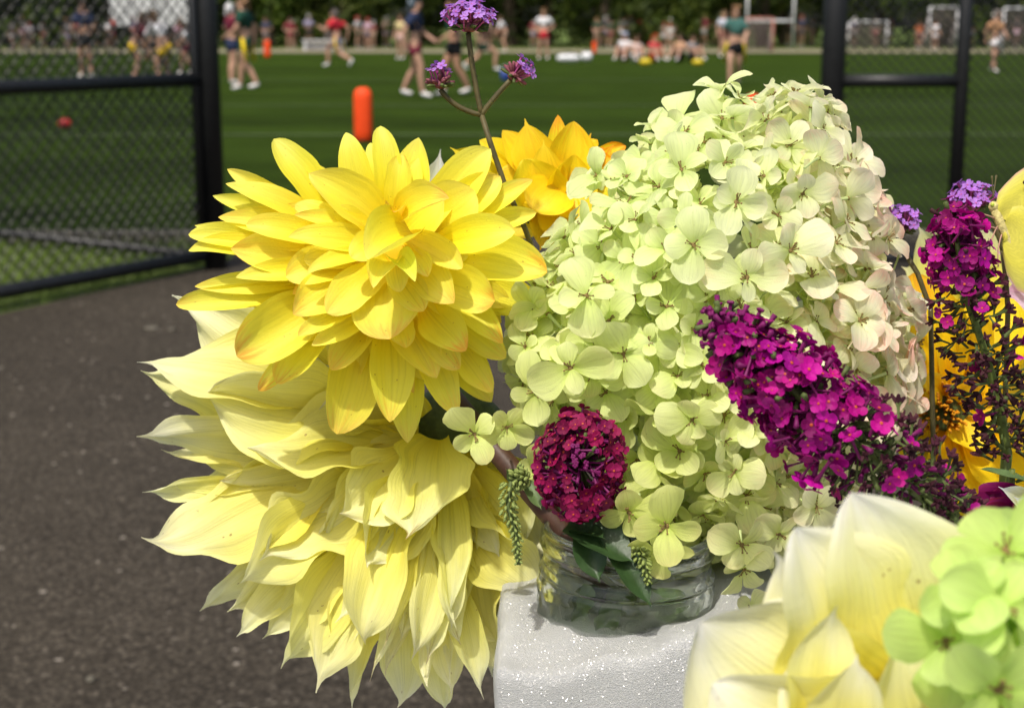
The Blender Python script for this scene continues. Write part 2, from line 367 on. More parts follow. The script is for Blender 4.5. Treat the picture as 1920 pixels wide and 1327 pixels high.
    for i, (hp, k_, a_, toe) in enumerate(legs):
        out['shoe%d' % i] = skin_mesh('shoe', [a_+Vector((0, -.035, .03)), a_+(toe-a_)*.25+Vector((0, 0, -.015)), toe+(toe-a_).normalized()*.03], [(0, 1), (1, 2)], [(.05, .05), (.047, .05), (.042, .032)])
    out['hair'] = skin_mesh('hair', [hm+Vector((0, -.03, .045)), ht+Vector((0, -.015, .012)), hm+Vector((0, -.085, -.01)), hm+Vector((0, -.14, .0)), hm+Vector((0, -.16, -.14))], [(0, 1), (0, 2), (2, 3), (3, 4)], [.088, (.07, .075), .06, .025, .02])
    f = MB(); f.ellipsoid(hm+Vector((-.032, .088, .01)), (.013, .008, .008), 8, 5); f.ellipsoid(hm+Vector((.032, .088, .01)), (.013, .008, .008), 8, 5); out['_eyes'] = f
    f = MB(); f.ellipsoid(hl+Vector((0, .078, .005)), (.022, .008, .007), 8, 5); out['_mouth'] = f
    return out
PROTO = {k: make_person(k) for k in POSES}
bpy.context.view_layer.update()
dg = bpy.context.evaluated_depsgraph_get()
MATFOR = {'body': 'skin', 'shirt': 'cloth', 'shorts': 'cloth', 'hair': 'hair', 'shoe0': 'shoe', 'shoe1': 'shoe'}
PM = {}
for k, parts in PROTO.items():
    PM[k] = {}; allz = []
    for nme, o in parts.items():
        if nme[0] == '_':
            me = bpy.data.meshes.new(nme[1:]); me.from_pydata(o.V, [], o.F); me.materials.append(M['eyew' if nme == '_eyes' else 'mouth'])
        else:
            me = bpy.data.meshes.new_from_object(o.evaluated_get(dg)); me.materials.clear(); me.materials.append(M[MATFOR[nme]])
        me.polygons.foreach_set('use_smooth', [True]*len(me.polygons)); PM[k][nme] = me
        allz += [v.co.z for v in me.vertices]
    PM[k]['zmin'] = min(allz)
for o in _skins:
    me = o.data; bpy.data.objects.remove(o); bpy.data.meshes.remove(me)
def person(px, pyfeet, hpx, pose, face, shirt, shorts, label, hair=(.10, .06, .03), shoes=(.8, .8, .8), skin=(1, 1, 1), group=None, cap=None, extra=None):
    g = G(px, pyfeet); d = g.y
    full = 1.70 if pose != 'sit' else .92
    if pose == 'bend': full = 1.5
    sc = max(.55, min(1.12, S(hpx, (g-CAM).dot(FW))/full))
    r = empty('person', g+Vector((0, 0, .012))); r.rotation_euler = (0, 0, rad(face)); r.scale = (sc,)*3
    zoff = -PM[pose]['zmin']
    for nme, me in PM[pose].items():
        if nme == 'zmin': continue
        pn = nme.strip('_01')
        o = bpy.data.objects.new(pn, me); COL.objects.link(o); o.parent = r; o.location = (0, 0, zoff)
        o.color = {'body': (*skin, 1), 'shirt': (*shirt, 1), 'shorts': (*shorts, 1), 'hair': (*(cap or hair), 1), 'shoe': (*shoes, 1)}.get(pn, (1, 1, 1, 1))
    if extra:
        c, off = extra
        for sx in (-1, 1):
            f = MB(); f.tube([(sx*.17, .0, .95+zoff), (sx*.21, -.04, .78+zoff), (sx*.22, -.09, .52+zoff)], [.03, .045, .03], 6)
            o = mesh_obj('hip_flag', f.V, f.F, M['cloth']); o.parent = r; o.color = (*c, 1)
    return tag(r, label, 'person', group)
navy, green, maroon, white, red, black, yel = (.025, .035, .08), (.015, .06, .04), (.16, .02, .04), (.75, .75, .78), (.62, .03, .05), (.012, .012, .014), (.75, .50, .02)
person(163, 147, 140, 'hold', 170, navy, black, 'player in navy top and black shorts seen through the open gate mesh')
person(252, 158, 118, 'bend', -70, maroon, yel, 'player in maroon top and yellow shorts bending behind the gate mesh')
person(312, 168, 128, 'bend', 60, white, yel, 'player in white top and yellow shorts bending behind the gate mesh')
person(350, 140, 95, 'walk', 100, white, maroon, 'player in white top and maroon shorts behind the gate post')
person(437, 160, 146, 'hold', -60, maroon, navy, 'player with white cap and maroon top standing beside the gate post', cap=(.75, .75, .75))
person(463, 170, 170, 'walk', 80, green, green, 'player in dark green kit walking past the gate post', hair=(.22, .12, .06), extra=((.75, .55, .02), 0))
person(634, 126, 116, 'run', 70, red, (.10, .14, .25), 'player in red shirt running across the field', hair=(.12, .10, .09), extra=((.65, .42, .02), 0))
person(778, 184, 182, 'walk', -100, navy, maroon, 'player in navy top and maroon shorts walking on the field', cap=(.10, .13, .16))
person(852, 180, 176, 'walk', 110, (.03, .10, .07), black, 'player in green jersey and black shorts behind the purple verbena', skin=(.95, .9, .85))
person(904, 134, 118, 'run', -80, maroon, green, 'player in maroon top running behind the verbena stem')
person(752, 112, 80, 'stand', 150, (.6, .5, .25), (.6, .4, .35), 'player in pale yellow top standing beyond the navy player')
person(1019, 112, 90, 'hips', 170, white, red, 'player in white shirt and red shorts with hands on hips', hair=(.30, .17, .08))
person(948, 98, 60, 'bend', 90, white, (.2, .16, .12), 'player in white shirt bending by the far sideline')
person(1376, 163, 144, 'walk', 175, (.06, .16, .14), black, 'player in green jersey and black shorts walking toward the flowers', hair=(.40, .24, .13), shoes=(.02, .10, .06), extra=((.55, .45, .02), 0))
person(1356, 108, 82, 'stand', 190, (.6, .62, .72), maroon, 'player in white shirt standing behind the green jersey player', hair=(.40, .26, .14))
person(1172, 118, 48, 'sit', 160, white, (.5, .3, .25), 'person in white shirt sitting on the turf', cap=(.6, .65, .8))
person(1192, 119, 44, 'sit', 190, (.7, .55, .5), white, 'person in pale pink shirt sitting on the turf')
person(1226, 119, 46, 'sit', 200, (.6, .04, .06), (.7, .1, .05), 'person in red shirt sitting on the turf', hair=(.5, .1, .03))
person(1276, 119, 46, 'sit', 150, (.55, .33, .2), black, 'person in tan shirt sitting on the turf', hair=(.10, .07, .05))
person(1296, 118, 44, 'sit', 210, (.30, .30, .32), (.05, .05, .06), 'person in grey shirt sitting on the turf')
person(1862, 136, 110, 'walk', 200, (.55, .30, .16), white, 'player in orange top and white shorts behind the right fence mesh', hair=(.5, .45, .42))
person(1722, 92, 48, 'stand', 180, (.60, .16, .06), maroon, 'person in orange shirt beyond the right fence mesh')
person(1752, 94, 52, 'stand', 180, white, (.5, .5, .52), 'person in white shirt beyond the right fence mesh')
person(1256, 92, 44, 'stand', 180, (.62, .62, .60), (.4, .4, .4), 'spectator in red cap and pale shirt beyond the seated people', cap=(.62, .03, .04))
NAMED = [('lavender', (.30, .28, .40)), ('pale grey', (.45, .45, .48)), ('black', (.03, .03, .035)), ('maroon', (.22, .03, .05)), ('white', (.62, .62, .64)), ('navy', (.05, .06, .11)), ('tan', (.30, .22, .17)), ('dark green', (.04, .08, .05)), ('red', (.45, .06, .06)), ('charcoal', (.10, .10, .11)), ('pink', (.50, .34, .42)), ('dark grey', (.16, .16, .17))]
pal = [c for n_, c in NAMED]
rs = random.Random(21)
spots = [(1122+i*13+rs.uniform(-5, 5), rs.uniform(87, 93)) for i in range(11)] + [(1480, 88), (1502, 90), (1522, 88), (1640, 90), (1668, 88), (920, 92), (1000, 90), (940, 88), (700, 92), (725, 90), (680, 88), (1600, 90), (1320, 90), (1340, 89), (860, 92), (1880, 90), (1905, 91), (1820, 90)]
spots += [(rs.uniform(0, 370), rs.uniform(82, 97)) for i in range(40)] + [(rs.uniform(425, 720), rs.uniform(82, 95)) for i in range(26)]
for i, (x, y) in enumerate(spots):
    cn, c = rs.choice(NAMED); sk = rs.uniform(.35, .9)
    person(x, y, rs.uniform(46, 60), rs.choice(['stand', 'hips', 'hold', 'stand']), rs.uniform(120, 240), c, rs.choice(pal), 'spectator in %s shirt standing at the far edge of the field' % cn, skin=(sk, sk, sk), hair=rs.choice([(.1, .06, .03), (.3, .18, .08), (.02, .02, .02), (.6, .6, .6), (.4, .05, .05)]), shoes=(.4, .4, .4), group='spectators along the far edge of the field')

# ------------------------------------------------------------------ things on the field
M['orange'] = simple('orange_foam', (.85, .07, .008), .6, .3, .06, 20, .1)
M['white'] = simple('white_paint', (.72, .73, .75), .5, .4, .05, 5, .05)
M['net'] = simple('pale_net', (.45, .38, .36), .8, .2, .1, 40, .1, transl=.3)
M['blue'] = simple('blue_plastic', (.02, .05, .22), .4)
M['redp'] = simple('red_plastic', (.60, .03, .03), .4)
M['yellowp'] = simple('yellow_nylon', (.65, .50, .02), .7)
M['dark'] = simple('dark_rubber', (.02, .02, .02), .7)
def pylon(px, pytop, pybot, label):
    g = G(px, pybot); d = (g-CAM).dot(FW); h = S(pybot-pytop, d)*1.02; r = S(17.5, d)*min(1, (pybot-pytop)/95)
    e = empty('field_pylon', g+Vector((0, 0, .012)))
    f = MB(); n = 16; prof = [(.80, 0), (.97, .06*h), (1, .2*h), (1, .8*h), (.93, .90*h), (.70, .97*h), (.3, 1.0*h), (.02, h)]
    V = []; F = []
    for k, z in prof:
        for i in range(n):
            a = 2*math.pi*i/n; V.append(e.location+Vector((math.copysign(abs(math.cos(a))**.7, math.cos(a))*r*k, math.copysign(abs(math.sin(a))**.7, math.sin(a))*r*k, z)))
    for j in range(len(prof)-1):
        for i in range(n): F.append((j*n+i, j*n+(i+1) % n, (j+1)*n+(i+1) % n, (j+1)*n+i))
    F.append(tuple(range(n-1, -1, -1))); mesh_obj('foam_column', V, F, M['orange'], e)
    f = MB(); f.ellipsoid(e.location+Vector((0, 0, .012)), (r*.98, r*.98, .013), 14, 5); f.build('weighted_base', M['dark'], e)
    tag(e, label, 'pylon')
pylon(682, 170, 268, 'orange foam pylon standing just above the yellow dahlia')
pylon(502, 78, 109, 'small orange pylon beside the player in green kit')
pylon(1410, 182, 262, 'orange foam pylon mostly hidden behind the hydrangea')
pylon(1114, 80, 101, 'small orange pylon near the seated people')
f = MB(); g = G(122, 243); f.ellipsoid(g+Vector((0, 0, .065)), (.075, .075, .06), 16, 10); o = f.build('ball', M['redp'], origin=g); tag(o, 'small red ball lying on the turf behind the gate', 'ball')
g = G(948, 152); e = empty('bucket', g+Vector((0, 0, .012))); d = (g-CAM).dot(FW)
f = MB(); b = e.location; f.tube([b, b+Vector((0, 0, .02)), b+Vector((0, 0, .22))], [.09, .10, .125], 14); f.build('pail', M['blue'], e)
f = MB(); f.tube([b+Vector((.125*math.cos(a), 0, .215+.09*math.sin(a))) for a in [i*math.pi/8 for i in range(9)]], .005, 5); f.build('handle', M['white'], e)
tag(e, 'small blue bucket on the turf beside the verbena', 'bucket')
def bag(px, py, wpx, hpx, mat, label):
    g = G(px, py); d = (g-CAM).dot(FW); e = empty('sports_bag', g+Vector((0, 0, .012))); b = e.location; hw = S(wpx, d)/2; hh = S(hpx, d)/2
    f = MB(); pr = []
    for i in range(9):
        t = -1+2*i/8; pr.append((t*hw, (1-abs(t)**4*.5)))
    f.tube([b+Vector((x, 0, hh)) for x, k in pr], [hh*k for x, k in pr], 12); f.build('bag_body', mat, e)
    f = MB(); f.tube([b+Vector((hw*.5*math.cos(a), -.02, hh*1.6+hh*.9*math.sin(a))) for a in [i*math.pi/8 for i in range(9)]], .015, 5); f.build('strap', M['dark'], e)
    tag(e, label, 'bag')
bag(1066, 118, 44, 15, M['white'], 'long white sports bag lying on the turf')
bag(1100, 117, 20, 18, M['white'], 'short white sports bag lying on the turf beside the long one')
bag(1308, 124, 20, 12, M['yellowp'], 'small yellow bag lying beside the seated people')
bag(1210, 124, 22, 13, M['yellowp'], 'small yellow bag lying before the person in red')
# bench
g = G(607, 96); e = empty('bench', g+Vector((0, 0, .012))); b = e.location
f = MB(); f.box(b+Vector((0, 0, .45)), (.95, .18, .025)); f.build('seat', M['white'], e, False)
f = MB(); f.box(b+Vector((0, .2, .24)), (.93, .012, .19)); f.build('back_panel', M['white'], e, False)
for sx in (-.8, .8):
    f = MB(); f.box(b+Vector((sx, 0, .212)), (.03, .15, .212)); f.build('leg', M['white'], e, False)
tag(e, 'low white bench at the far side of the field', 'bench')
# goals
def goal(px0, px1, pytop, pybot, mat, label, uprights=None, net=True, r=.035, depth=1.0):
    a = G(px0, pybot); c = G(px1, pybot); c.y = a.y; d = (a-CAM).dot(FW); h = S(pybot-pytop, d); e = empty('field_goal', (a+c)/2+Vector((0, 0, .01)))
    for q in (a, c):
        f = MB(); f.tube([q, q+Vector((0, 0, uprights or h))], r, 8); f.build('post', mat, e)
    f = MB(); f.tube([a+Vector((0, 0, h)), c+Vector((0, 0, h))], r, 8); f.build('crossbar', mat, e)
    if net:
        f = MB(); n = 14
        bk = Vector((0, depth, 0))
        for i in range(n+1):
            t = i/n; tp = a.lerp(c, t)+Vector((0, 0, h)); f.tube([tp, a.lerp(c, t)+bk], .012, 3)
            z = h*(1-t); f.tube([a+Vector((0, depth*t, z)), c+Vector((0, depth*t, z))], .012, 3)
            f.tube([a+Vector((0, depth*t, 0)), a+Vector((0, depth*t, z))], .012, 3); f.tube([c+Vector((0, depth*t, 0)), c+Vector((0, depth*t, z))], .012, 3)
        o = f.build('net', M['net'], e); o['kind'] = 'stuff'
    tag(e, label, 'goal')
M['pinkp'] = simple('faded_red_paint', (.55, .22, .17), .6)
goal(1398, 1448, 36, 97, M['pinkp'], 'small lacrosse goal with faded red posts and pale net', depth=1.4)
goal(1399, 1486, 41, 92, M['white'], 'white kicking goal with tall uprights behind the lacrosse goal', uprights=4.5, net=False, r=.06)
goal(1590, 1662, 42, 92, M['white'], 'white soccer goal seen through the narrow fence section')
goal(1740, 1792, 16, 92, M['white'], 'tall white goal frame behind the right fence', depth=1.5)
goal(1878, 1990, 18, 104, M['white'], 'wide white goal behind the right fence beside the player in orange', depth=1.5)
# trailer
g = G(270, 92); e = empty('cargo_trailer', g+Vector((0, 3, .0))); b = e.location
f = MB(); f.box(b+Vector((0, 0, 2.1)), (2.05, 1.1, 1.0)); f.build('box_body', M['white'], e, False)
f = MB(); f.box(b+Vector((0, 0, 1.02)), (1.95, 1.0, .08)); f.build('chassis', M['dark'], e, False)
for sx in (-.9, -.1):
    for sy in (-.95, .95):
        f = MB(); f.tube([b+Vector((sx, sy-.1, .36)), b+Vector((sx, sy+.1, .36))], .36, 18); f.build('wheel', M['dark'], e)
f = MB(); f.tube([b+Vector((1.9, 0, .95)), b+Vector((3.0, 0, .6))], .05, 8); f.tube([b+Vector((3.0, 0, .6)), b+Vector((3.0, 0, 0))], .04, 8); f.build('drawbar', M['dark'], e)
for k in range(6):
    f = MB(); f.box(b+Vector((-1.7+k*.68, -1.105, 2.1)), (.015, .008, .96)); f.build('rib', M['white'], e, False)
tag(e, 'white box trailer parked behind the players at the gate', 'trailer')

# ------------------------------------------------------------------ trees
M['bark'] = simple('bark', (.06, .045, .03), .9, .2, .3, 3, .5)
def leafmat():
    k = N('foliage'); oi = k.n('ObjectInfo'); tc = k.n('TexCoord')
    c = k.ramp(k.noise(tc.outputs['Object'], .9, 3, .6), [(.3, (.018, .034, .005)), (.5, (.046, .072, .010)), (.72, (.095, .125, .016))])
    c = k.mix(1.0, c, oi.outputs['Color'], 'MULTIPLY')
    p = k.bsdf(c, .6, None, .2); tr = k.n('BsdfTranslucent'); k.l(c, tr.inputs[0]); ms = k.n('MixShader'); ms.inputs[0].default_value = .25; k.l(p, ms.inputs[1]); k.l(tr.outputs[0], ms.inputs[2])
    return k.done(ms.outputs[0])
M['foliage'] = leafmat()
def tree_mesh(seed, h=11, rx=3.6):
    r = random.Random(seed); V = []; F = []
    cl = [(Vector((r.gauss(0, rx*.45), r.gauss(0, rx*.4), r.uniform(.6, h))), r.uniform(.7, 1.5)) for i in range(60)]
    for c, cr in cl:
        for i in range(75):
            d = Vector((r.gauss(0, 1), r.gauss(0, 1), r.gauss(0, .8))).normalized()*cr*r.uniform(.55, 1.1); p = c+d
            if p.z < .1: continue
            n = (d.normalized()+Vector((r.uniform(-.7, .7), r.uniform(-.7, .7), r.uniform(-.3, .9)))).normalized(); a = n.orthogonal().normalized(); b = n.cross(a); s = r.uniform(.10, .24)
            q = len(V); V += [p-a*s, p+b*s*.6, p+a*s, p-b*s*.6]; F.append((q, q+1, q+2, q+3))
    me = bpy.data.meshes.new('crown'); me.from_pydata([tuple(v) for v in V], [], F); me.materials.append(M['foliage']); me.update()
    t = MB(); t.tube([(0, 0, 0), (.1, 0, h*.4), (0, .1, h*.9)], [.3, .22, .06], 8)
    for i in range(5): a = i*1.3; z = h*(.25+.1*i); t.tube([(.05, 0, z), (math.cos(a)*1.6, math.sin(a)*1.6, z+1.5)], [.1, .03], 6)
    mt = bpy.data.meshes.new('trunk'); mt.from_pydata(t.V, [], t.F); mt.materials.append(M['bark'])
    return me, mt
TM = [tree_mesh(s, h, rx) for s, h, rx in ((1, 10, 3.6), (2, 12, 4.0), (3, 9, 3.4))]
rt = random.Random(5)
for row, (y0, n) in enumerate(((84, 22), (92, 20), (100, 20))):
    for i in range(n):
        x = -46 + 92*(i+.5*(row % 2))/n + rt.uniform(-1, 1); me, mt = TM[rt.randrange(3)]
        e = empty('tree', (x, y0+rt.uniform(-2, 3), 0)); e.rotation_euler = (0, 0, rt.uniform(0, 6.28)); s = rt.uniform(.85, 1.2); e.scale = (s, s, s)
        o = bpy.data.objects.new('crown', me); COL.objects.link(o); o.parent = e; k = rt.uniform(.6, 1.5); o.color = (k, k*rt.uniform(.9, 1.05), k*.9, 1)
        o = bpy.data.objects.new('trunk', mt); COL.objects.link(o); o.parent = e
        tag(e, 'leafy dark green tree in the row beyond the field', 'tree', 'trees beyond the field')

# ------------------------------------------------------------------ fences and gate
M['fence'] = simple('black_vinyl_coating', (.012, .013, .014), .45, .45, .2, 30, .1)
def wire_mesh(parent, a, b, z0, z1, pitch=.056, r=.0033):
    a = Vector(a); b = Vector(b); L = (b-a).length; t = (b-a)/L; nrm = Vector((-t.y, t.x, 0)); H = z1-z0; f = MB()
    nW = int((L+H)/pitch)+1
    for sg, off in ((1, .002), (-1, -.002)):
        for i in range(nW):
            s = i*pitch - H if sg == 1 else i*pitch
            pts = []
            u0, u1 = (s, s+H) if sg == 1 else (s, s-H)
            lo, hi = 0.0, 1.0                       # clip against the ends of the panel
            du = u1-u0
            tA, tB = sorted(((0-u0)/du, (L-u0)/du)); lo, hi = max(lo, tA), min(hi, tB)
            if hi-lo < .01: continue
            p0 = a + t*(u0+du*lo) + nrm*off + Vector((0, 0, z0+H*lo)); p1 = a + t*(u0+du*hi) + nrm*off + Vector((0, 0, z0+H*hi))
            f.tube([p0, p1], r, 3, cap=False)
    o = f.build('chain_link_mesh', M['fence'], parent, False); o['kind'] = 'stuff'
def vtube(name, parent, p0, p1, r, n=12):
    f = MB(); f.tube([p0, p1], r, n); return f.build(name, M['fence'], parent)
Z = lambda v, z: Vector((v.x, v.y, z))
pl = G(405, 505); pr = G(1546, 505)                       # gate posts
# open gate leaf, left: from the post toward the camera side
e = empty('gate_leaf', pl); hinge = pl + Vector((-.045, -.045, 0)); dirn = (G(0, 572) - G(380, 500)); dirn.z = 0; dirn.normalize(); dirn.y *= 1.0
endp = hinge + dirn*2.05; ZT = 1.85
for q in (hinge+dirn*.012, endp): vtube('stile', e, Z(q, .055), Z(q, ZT), .021)
for z, nm in ((.075, 'bottom_rail'), (.902, 'middle_rail'), (ZT, 'top_rail')): vtube(nm, e, Z(hinge, z), Z(endp, z), .031)
wire_mesh(e, Z(hinge, 0), Z(endp, 0), .055, ZT, .072, .0042)
f = MB()
for z in (.3, 1.5): f.box(Z(pl+Vector((-.06, -.02, 0)), z), (.03, .03, .025))
f.build('hinge', M['fence'], e, False)
tag(e, 'open black chain link gate leaf swung over the grass strip', 'gate')
# fixed fence left
e = empty('chain_link_fence', pl); fend = G(-560, 392)
vtube('gate_post', e, Z(pl, 0), Z(pl, 2.3), .055, 16)
dl = (fend-pl).normalized()
for z, nm in ((.06, 'bottom_rail'), (1.85, 'top_rail')): vtube(nm, e, Z(pl, z), Z(fend, z), .021)
for k in (1, 2): q = pl+(fend-pl)*k/2; vtube('line_post', e, Z(q, 0), Z(q, 1.9), .03)
wire_mesh(e, Z(pl, 0), Z(fend, 0), .04, 1.85)
tag(e, 'black chain link fence running away behind the open gate', 'fence')
# fixed fence right
e = empty('chain_link_fence', pr); lp = G(1782, 505); fe = lp + Vector((3.6, .1, 0))
vtube('gate_post', e, Z(pr, 0), Z(pr, 2.3), .057, 16)
vtube('line_post', e, Z(lp, 0), Z(lp+Vector((.0, 0, 0)), 2.1), .034)
vtube('middle_rail', e, Z(pr, .893), Z(lp, .893), .03)
for z, nm in ((.06, 'bottom_rail'), (1.85, 'top_rail')):
    vtube(nm, e, Z(pr, z), Z(lp, z), .021); vtube(nm, e, Z(lp, z), Z(fe, z), .021)
vtube('line_post', e, Z(fe, 0), Z(fe, 2.0), .03)
wire_mesh(e, Z(pr, 0), Z(lp, 0), .04, 1.85, .05); wire_mesh(e, Z(lp, 0), Z(fe, 0), .04, 1.85, .05)
tag(e, 'black chain link fence with narrow section beside the right gate post', 'fence')
# scraps on the path
for (px, py, wpx, lab) in ((284, 619, 30, 'pale flat stone chip lying on the asphalt near the gate'), (322, 621, 14, 'tiny pale stone chip beside the flat one on the asphalt'), (170, 1282, 18, 'tan pebble lying on the dark asphalt')):
    g = G(px, py); d = (g-CAM).dot(FW); f = MB(); f.ellipsoid(g+Vector((0, 0, .008)), (S(wpx, d)/2, S(wpx, d)/2.2, .007), 9, 6, jit=.15)
    o = f.build('pebble', M['kerb'], origin=g); tag(o, lab, 'pebble')

# ------------------------------------------------------------------ table, foam block, jars
TZ = .73
M['table'] = simple('table_plastic', (.62, .62, .60), .5, .4, .05, 60, .1)
e = empty('folding_table', (.35, .52, 0))
f = MB(); f.box((.42, .46, TZ-.021), (.62, .33, .02)); o = f.build('table_top', M['table'], e, False)
for sx in (-.1, .94):
    for sy in (.2, .72):
        f = MB(); f.tube([(sx, sy, 0), (sx, sy, TZ-.04)], .014, 10); f.build('leg', M['fence'], e)
    f = MB(); f.tube([(sx, .2, .30), (sx, .72, .30)], .010, 8); f.build('stretcher', M['fence'], e)
tag(e, 'white folding table carrying the foam block and the jars', 'table')

def foam_mat():
    k = N('packing_foam'); tc = k.n('TexCoord'); co = tc.outputs['Object']
    vo = k.n('TexVoronoi'); vo.inputs['Scale'].default_value = 1500; k.l(co, vo.inputs['Vector'])
    nz = k.noise(co, 1500, 3, .7); lo = k.noise(co, 28, 3)
    h = k.math('ADD', k.math('MULTIPLY', vo.outputs['Distance'], 1.0), k.math('MULTIPLY', nz, .7))
    nb = k.bump(h, .55, .0008)
    c = k.mix(1.0, (.43, .437, .43), k.ramp(lo, [(.3, .93), (.7, 1.06)]), 'MULTIPLY')
    rg = k.ramp(nz, [(.35, .10), (.6, .45)])
    ba = k.bsdf(c, .6, nb, .4, **{'Subsurface Weight': .25, 'Subsurface Radius': (.006, .006, .007), 'Subsurface Scale': 1.0})
    v2 = k.n('TexVoronoi'); v2.inputs['Scale'].default_value = 2200; k.l(co, v2.inputs['Vector'])      # tiny shiny bubble walls, each tilted its own way
    sb = k.n('VectorMath', operation='SUBTRACT'); k.l(v2.outputs['Color'], sb.inputs[0]); sb.inputs[1].default_value = (.5, .5, .5)
    sc_ = k.n('VectorMath', operation='SCALE'); k.l(sb.outputs[0], sc_.inputs[0]); sc_.inputs['Scale'].default_value = 1.7
    ge_ = k.n('NewGeometry'); ad = k.n('VectorMath', operation='ADD'); k.l(ge_.outputs['Normal'], ad.inputs[0]); k.l(sc_.outputs[0], ad.inputs[1])
    nn = k.n('VectorMath', operation='NORMALIZE'); k.l(ad.outputs[0], nn.inputs[0])
    gl = k.n('BsdfGlossy'); gl.inputs['Roughness'].default_value = .28; k.l(nn.outputs[0], gl.inputs['Normal'])
    ms = k.n('MixShader'); ms.inputs[0].default_value = .11; k.l(ba, ms.inputs[1]); k.l(gl.outputs[0], ms.inputs[2])
    return k.done(ms.outputs[0])
M['foam'] = foam_mat()
JC = P(1168, 1150, .705)                       # where the jar axis meets the foam top
FZ = JC.z
def foam():
    x0, x1 = P(929, 1200, .64).x, .20; y0, y1 = P(1100, 1230, .645).y, P(1200, 1100, .80).y
    nx, ny, nz = 64, 44, 26; V = []; F = []; idx = {}
    def top(x, y):
        t = min(1, max(0, (x-x0)/(.14))); b = .006*noise.noise(Vector((x*22, y*22, 3))) + .003*noise.noise(Vector((x*60, y*60, 1)))
        dj = math.hypot(x-JC.x, y-JC.y); dip = .004*math.exp(-((dj-.045)/.018)**2)
        return FZ - .001 + .010*t*t*(3-2*t) + b + dip + .010*min(1, max(0, (y-JC.y)/.08))*t
    def put(i, j, k):
        key = (i, j, k)
        if key in idx: return idx[key]
        a, b, c = i/nx*2-1, j/ny*2-1, k/nz
        # rounded edges
        def rnd(u, r): return u
        x = x0+(x1-x0)*(a+1)/2; y = y0+(y1-y0)*(b+1)/2; zt = top(x, y); z = TZ+(zt-TZ)*c
        rr = .0035
        ex = min(x-x0, x1-x); ey = min(y-y0, y1-y); ez = zt-z
        q = Vector((x, y, z))
        # soften: pull vertices that lie near two faces inward
        def soft(e1, e2):
            return max(0, rr-e1)*max(0, rr-e2)/rr
        cx, cy = (x0+x1)/2, (y0+y1)/2
        sx = 1 if x < cx else -1; sy = 1 if y < cy else -1
        q.x += sx*(soft(ex, ez)*.33+soft(ex, ey)*.33); q.z -= (soft(ex, ez)+soft(ey, ez))*.33; q.y += sy*(soft(ey, ez)*.33+soft(ex, ey)*.33)
        q += Vector((noise.noise(q*35), noise.noise(q*35+Vector((9, 0, 0))), noise.noise(q*35+Vector((0, 9, 0)))))*.0022*(c > 0)
        idx[key] = len(V); V.append(q); return idx[key]
    for i in range(nx):
        for j in range(ny):
            F.append((put(i, j, nz), put(i+1, j, nz), put(i+1, j+1, nz), put(i, j+1, nz)))
            F.append((put(i, j, 0), put(i, j+1, 0), put(i+1, j+1, 0), put(i+1, j, 0)))
    for k in range(nz):
        for i in range(nx):
            F.append((put(i, 0, k), put(i+1, 0, k), put(i+1, 0, k+1), put(i, 0, k+1))); F.append((put(i, ny, k), put(i, ny, k+1), put(i+1, ny, k+1), put(i+1, ny, k)))
        for j in range(ny):
            F.append((put(0, j, k), put(0, j, k+1), put(0, j+1, k+1), put(0, j+1, k))); F.append((put(nx, j, k), put(nx, j+1, k), put(nx, j+1, k+1), put(nx, j, k+1)))
    o = mesh_obj('foam_block', V, F, M['foam'], origin=((x0+x1)/2, (y0+y1)/2, TZ)); return o
tag(foam(), 'white packing foam block under the small glass jar', 'foam block')

def glass_mat():
    k = N('clear_glass'); g = k.n('BsdfGlass'); g.inputs['IOR'].default_value = 1.47; g.inputs['Roughness'].default_value = .0; g.inputs['Color'].default_value = (.98, .995, .985, 1)
    t = k.n('BsdfTransparent'); t.inputs[0].default_value = (.95, .98, .94, 1); ms = k.n('MixShader'); ms.inputs[0].default_value = .12; k.l(g.outputs[0], ms.inputs[1]); k.l(t.outputs[0], ms.inputs[2])
    return k.done(ms.outputs[0])
M['glass'] = glass_mat()
k = N('water'); g = k.n('BsdfGlass'); g.inputs['IOR'].default_value = 1.33; g.inputs['Color'].default_value = (.97, .99, .96, 1); t = k.n('BsdfTransparent'); t.inputs[0].default_value = (.93, .97, .88, 1); ms = k.n('MixShader'); ms.inputs[0].default_value = .3; k.l(g.outputs[0], ms.inputs[1]); k.l(t.outputs[0], ms.inputs[2]); M['water'] = k.done(ms.outputs[0])
def lathe(prof, n, c, quilt=None, tilt=None):
    V = []; F = []
    for j, (r, z) in enumerate(prof):
        for i in range(n):
            a = 2*math.pi*i/n; rr = r
            if quilt: rr += quilt(a, z, j)
            q = Vector((rr*math.cos(a), rr*math.sin(a), z)); V.append(Vector(c)+(tilt @ q if tilt else q))
    for j in range(len(prof)-1):
        for i in range(n): F.append((j*n+i, j*n+(i+1) % n, (j+1)*n+(i+1) % n, (j+1)*n+i))
    return V, F
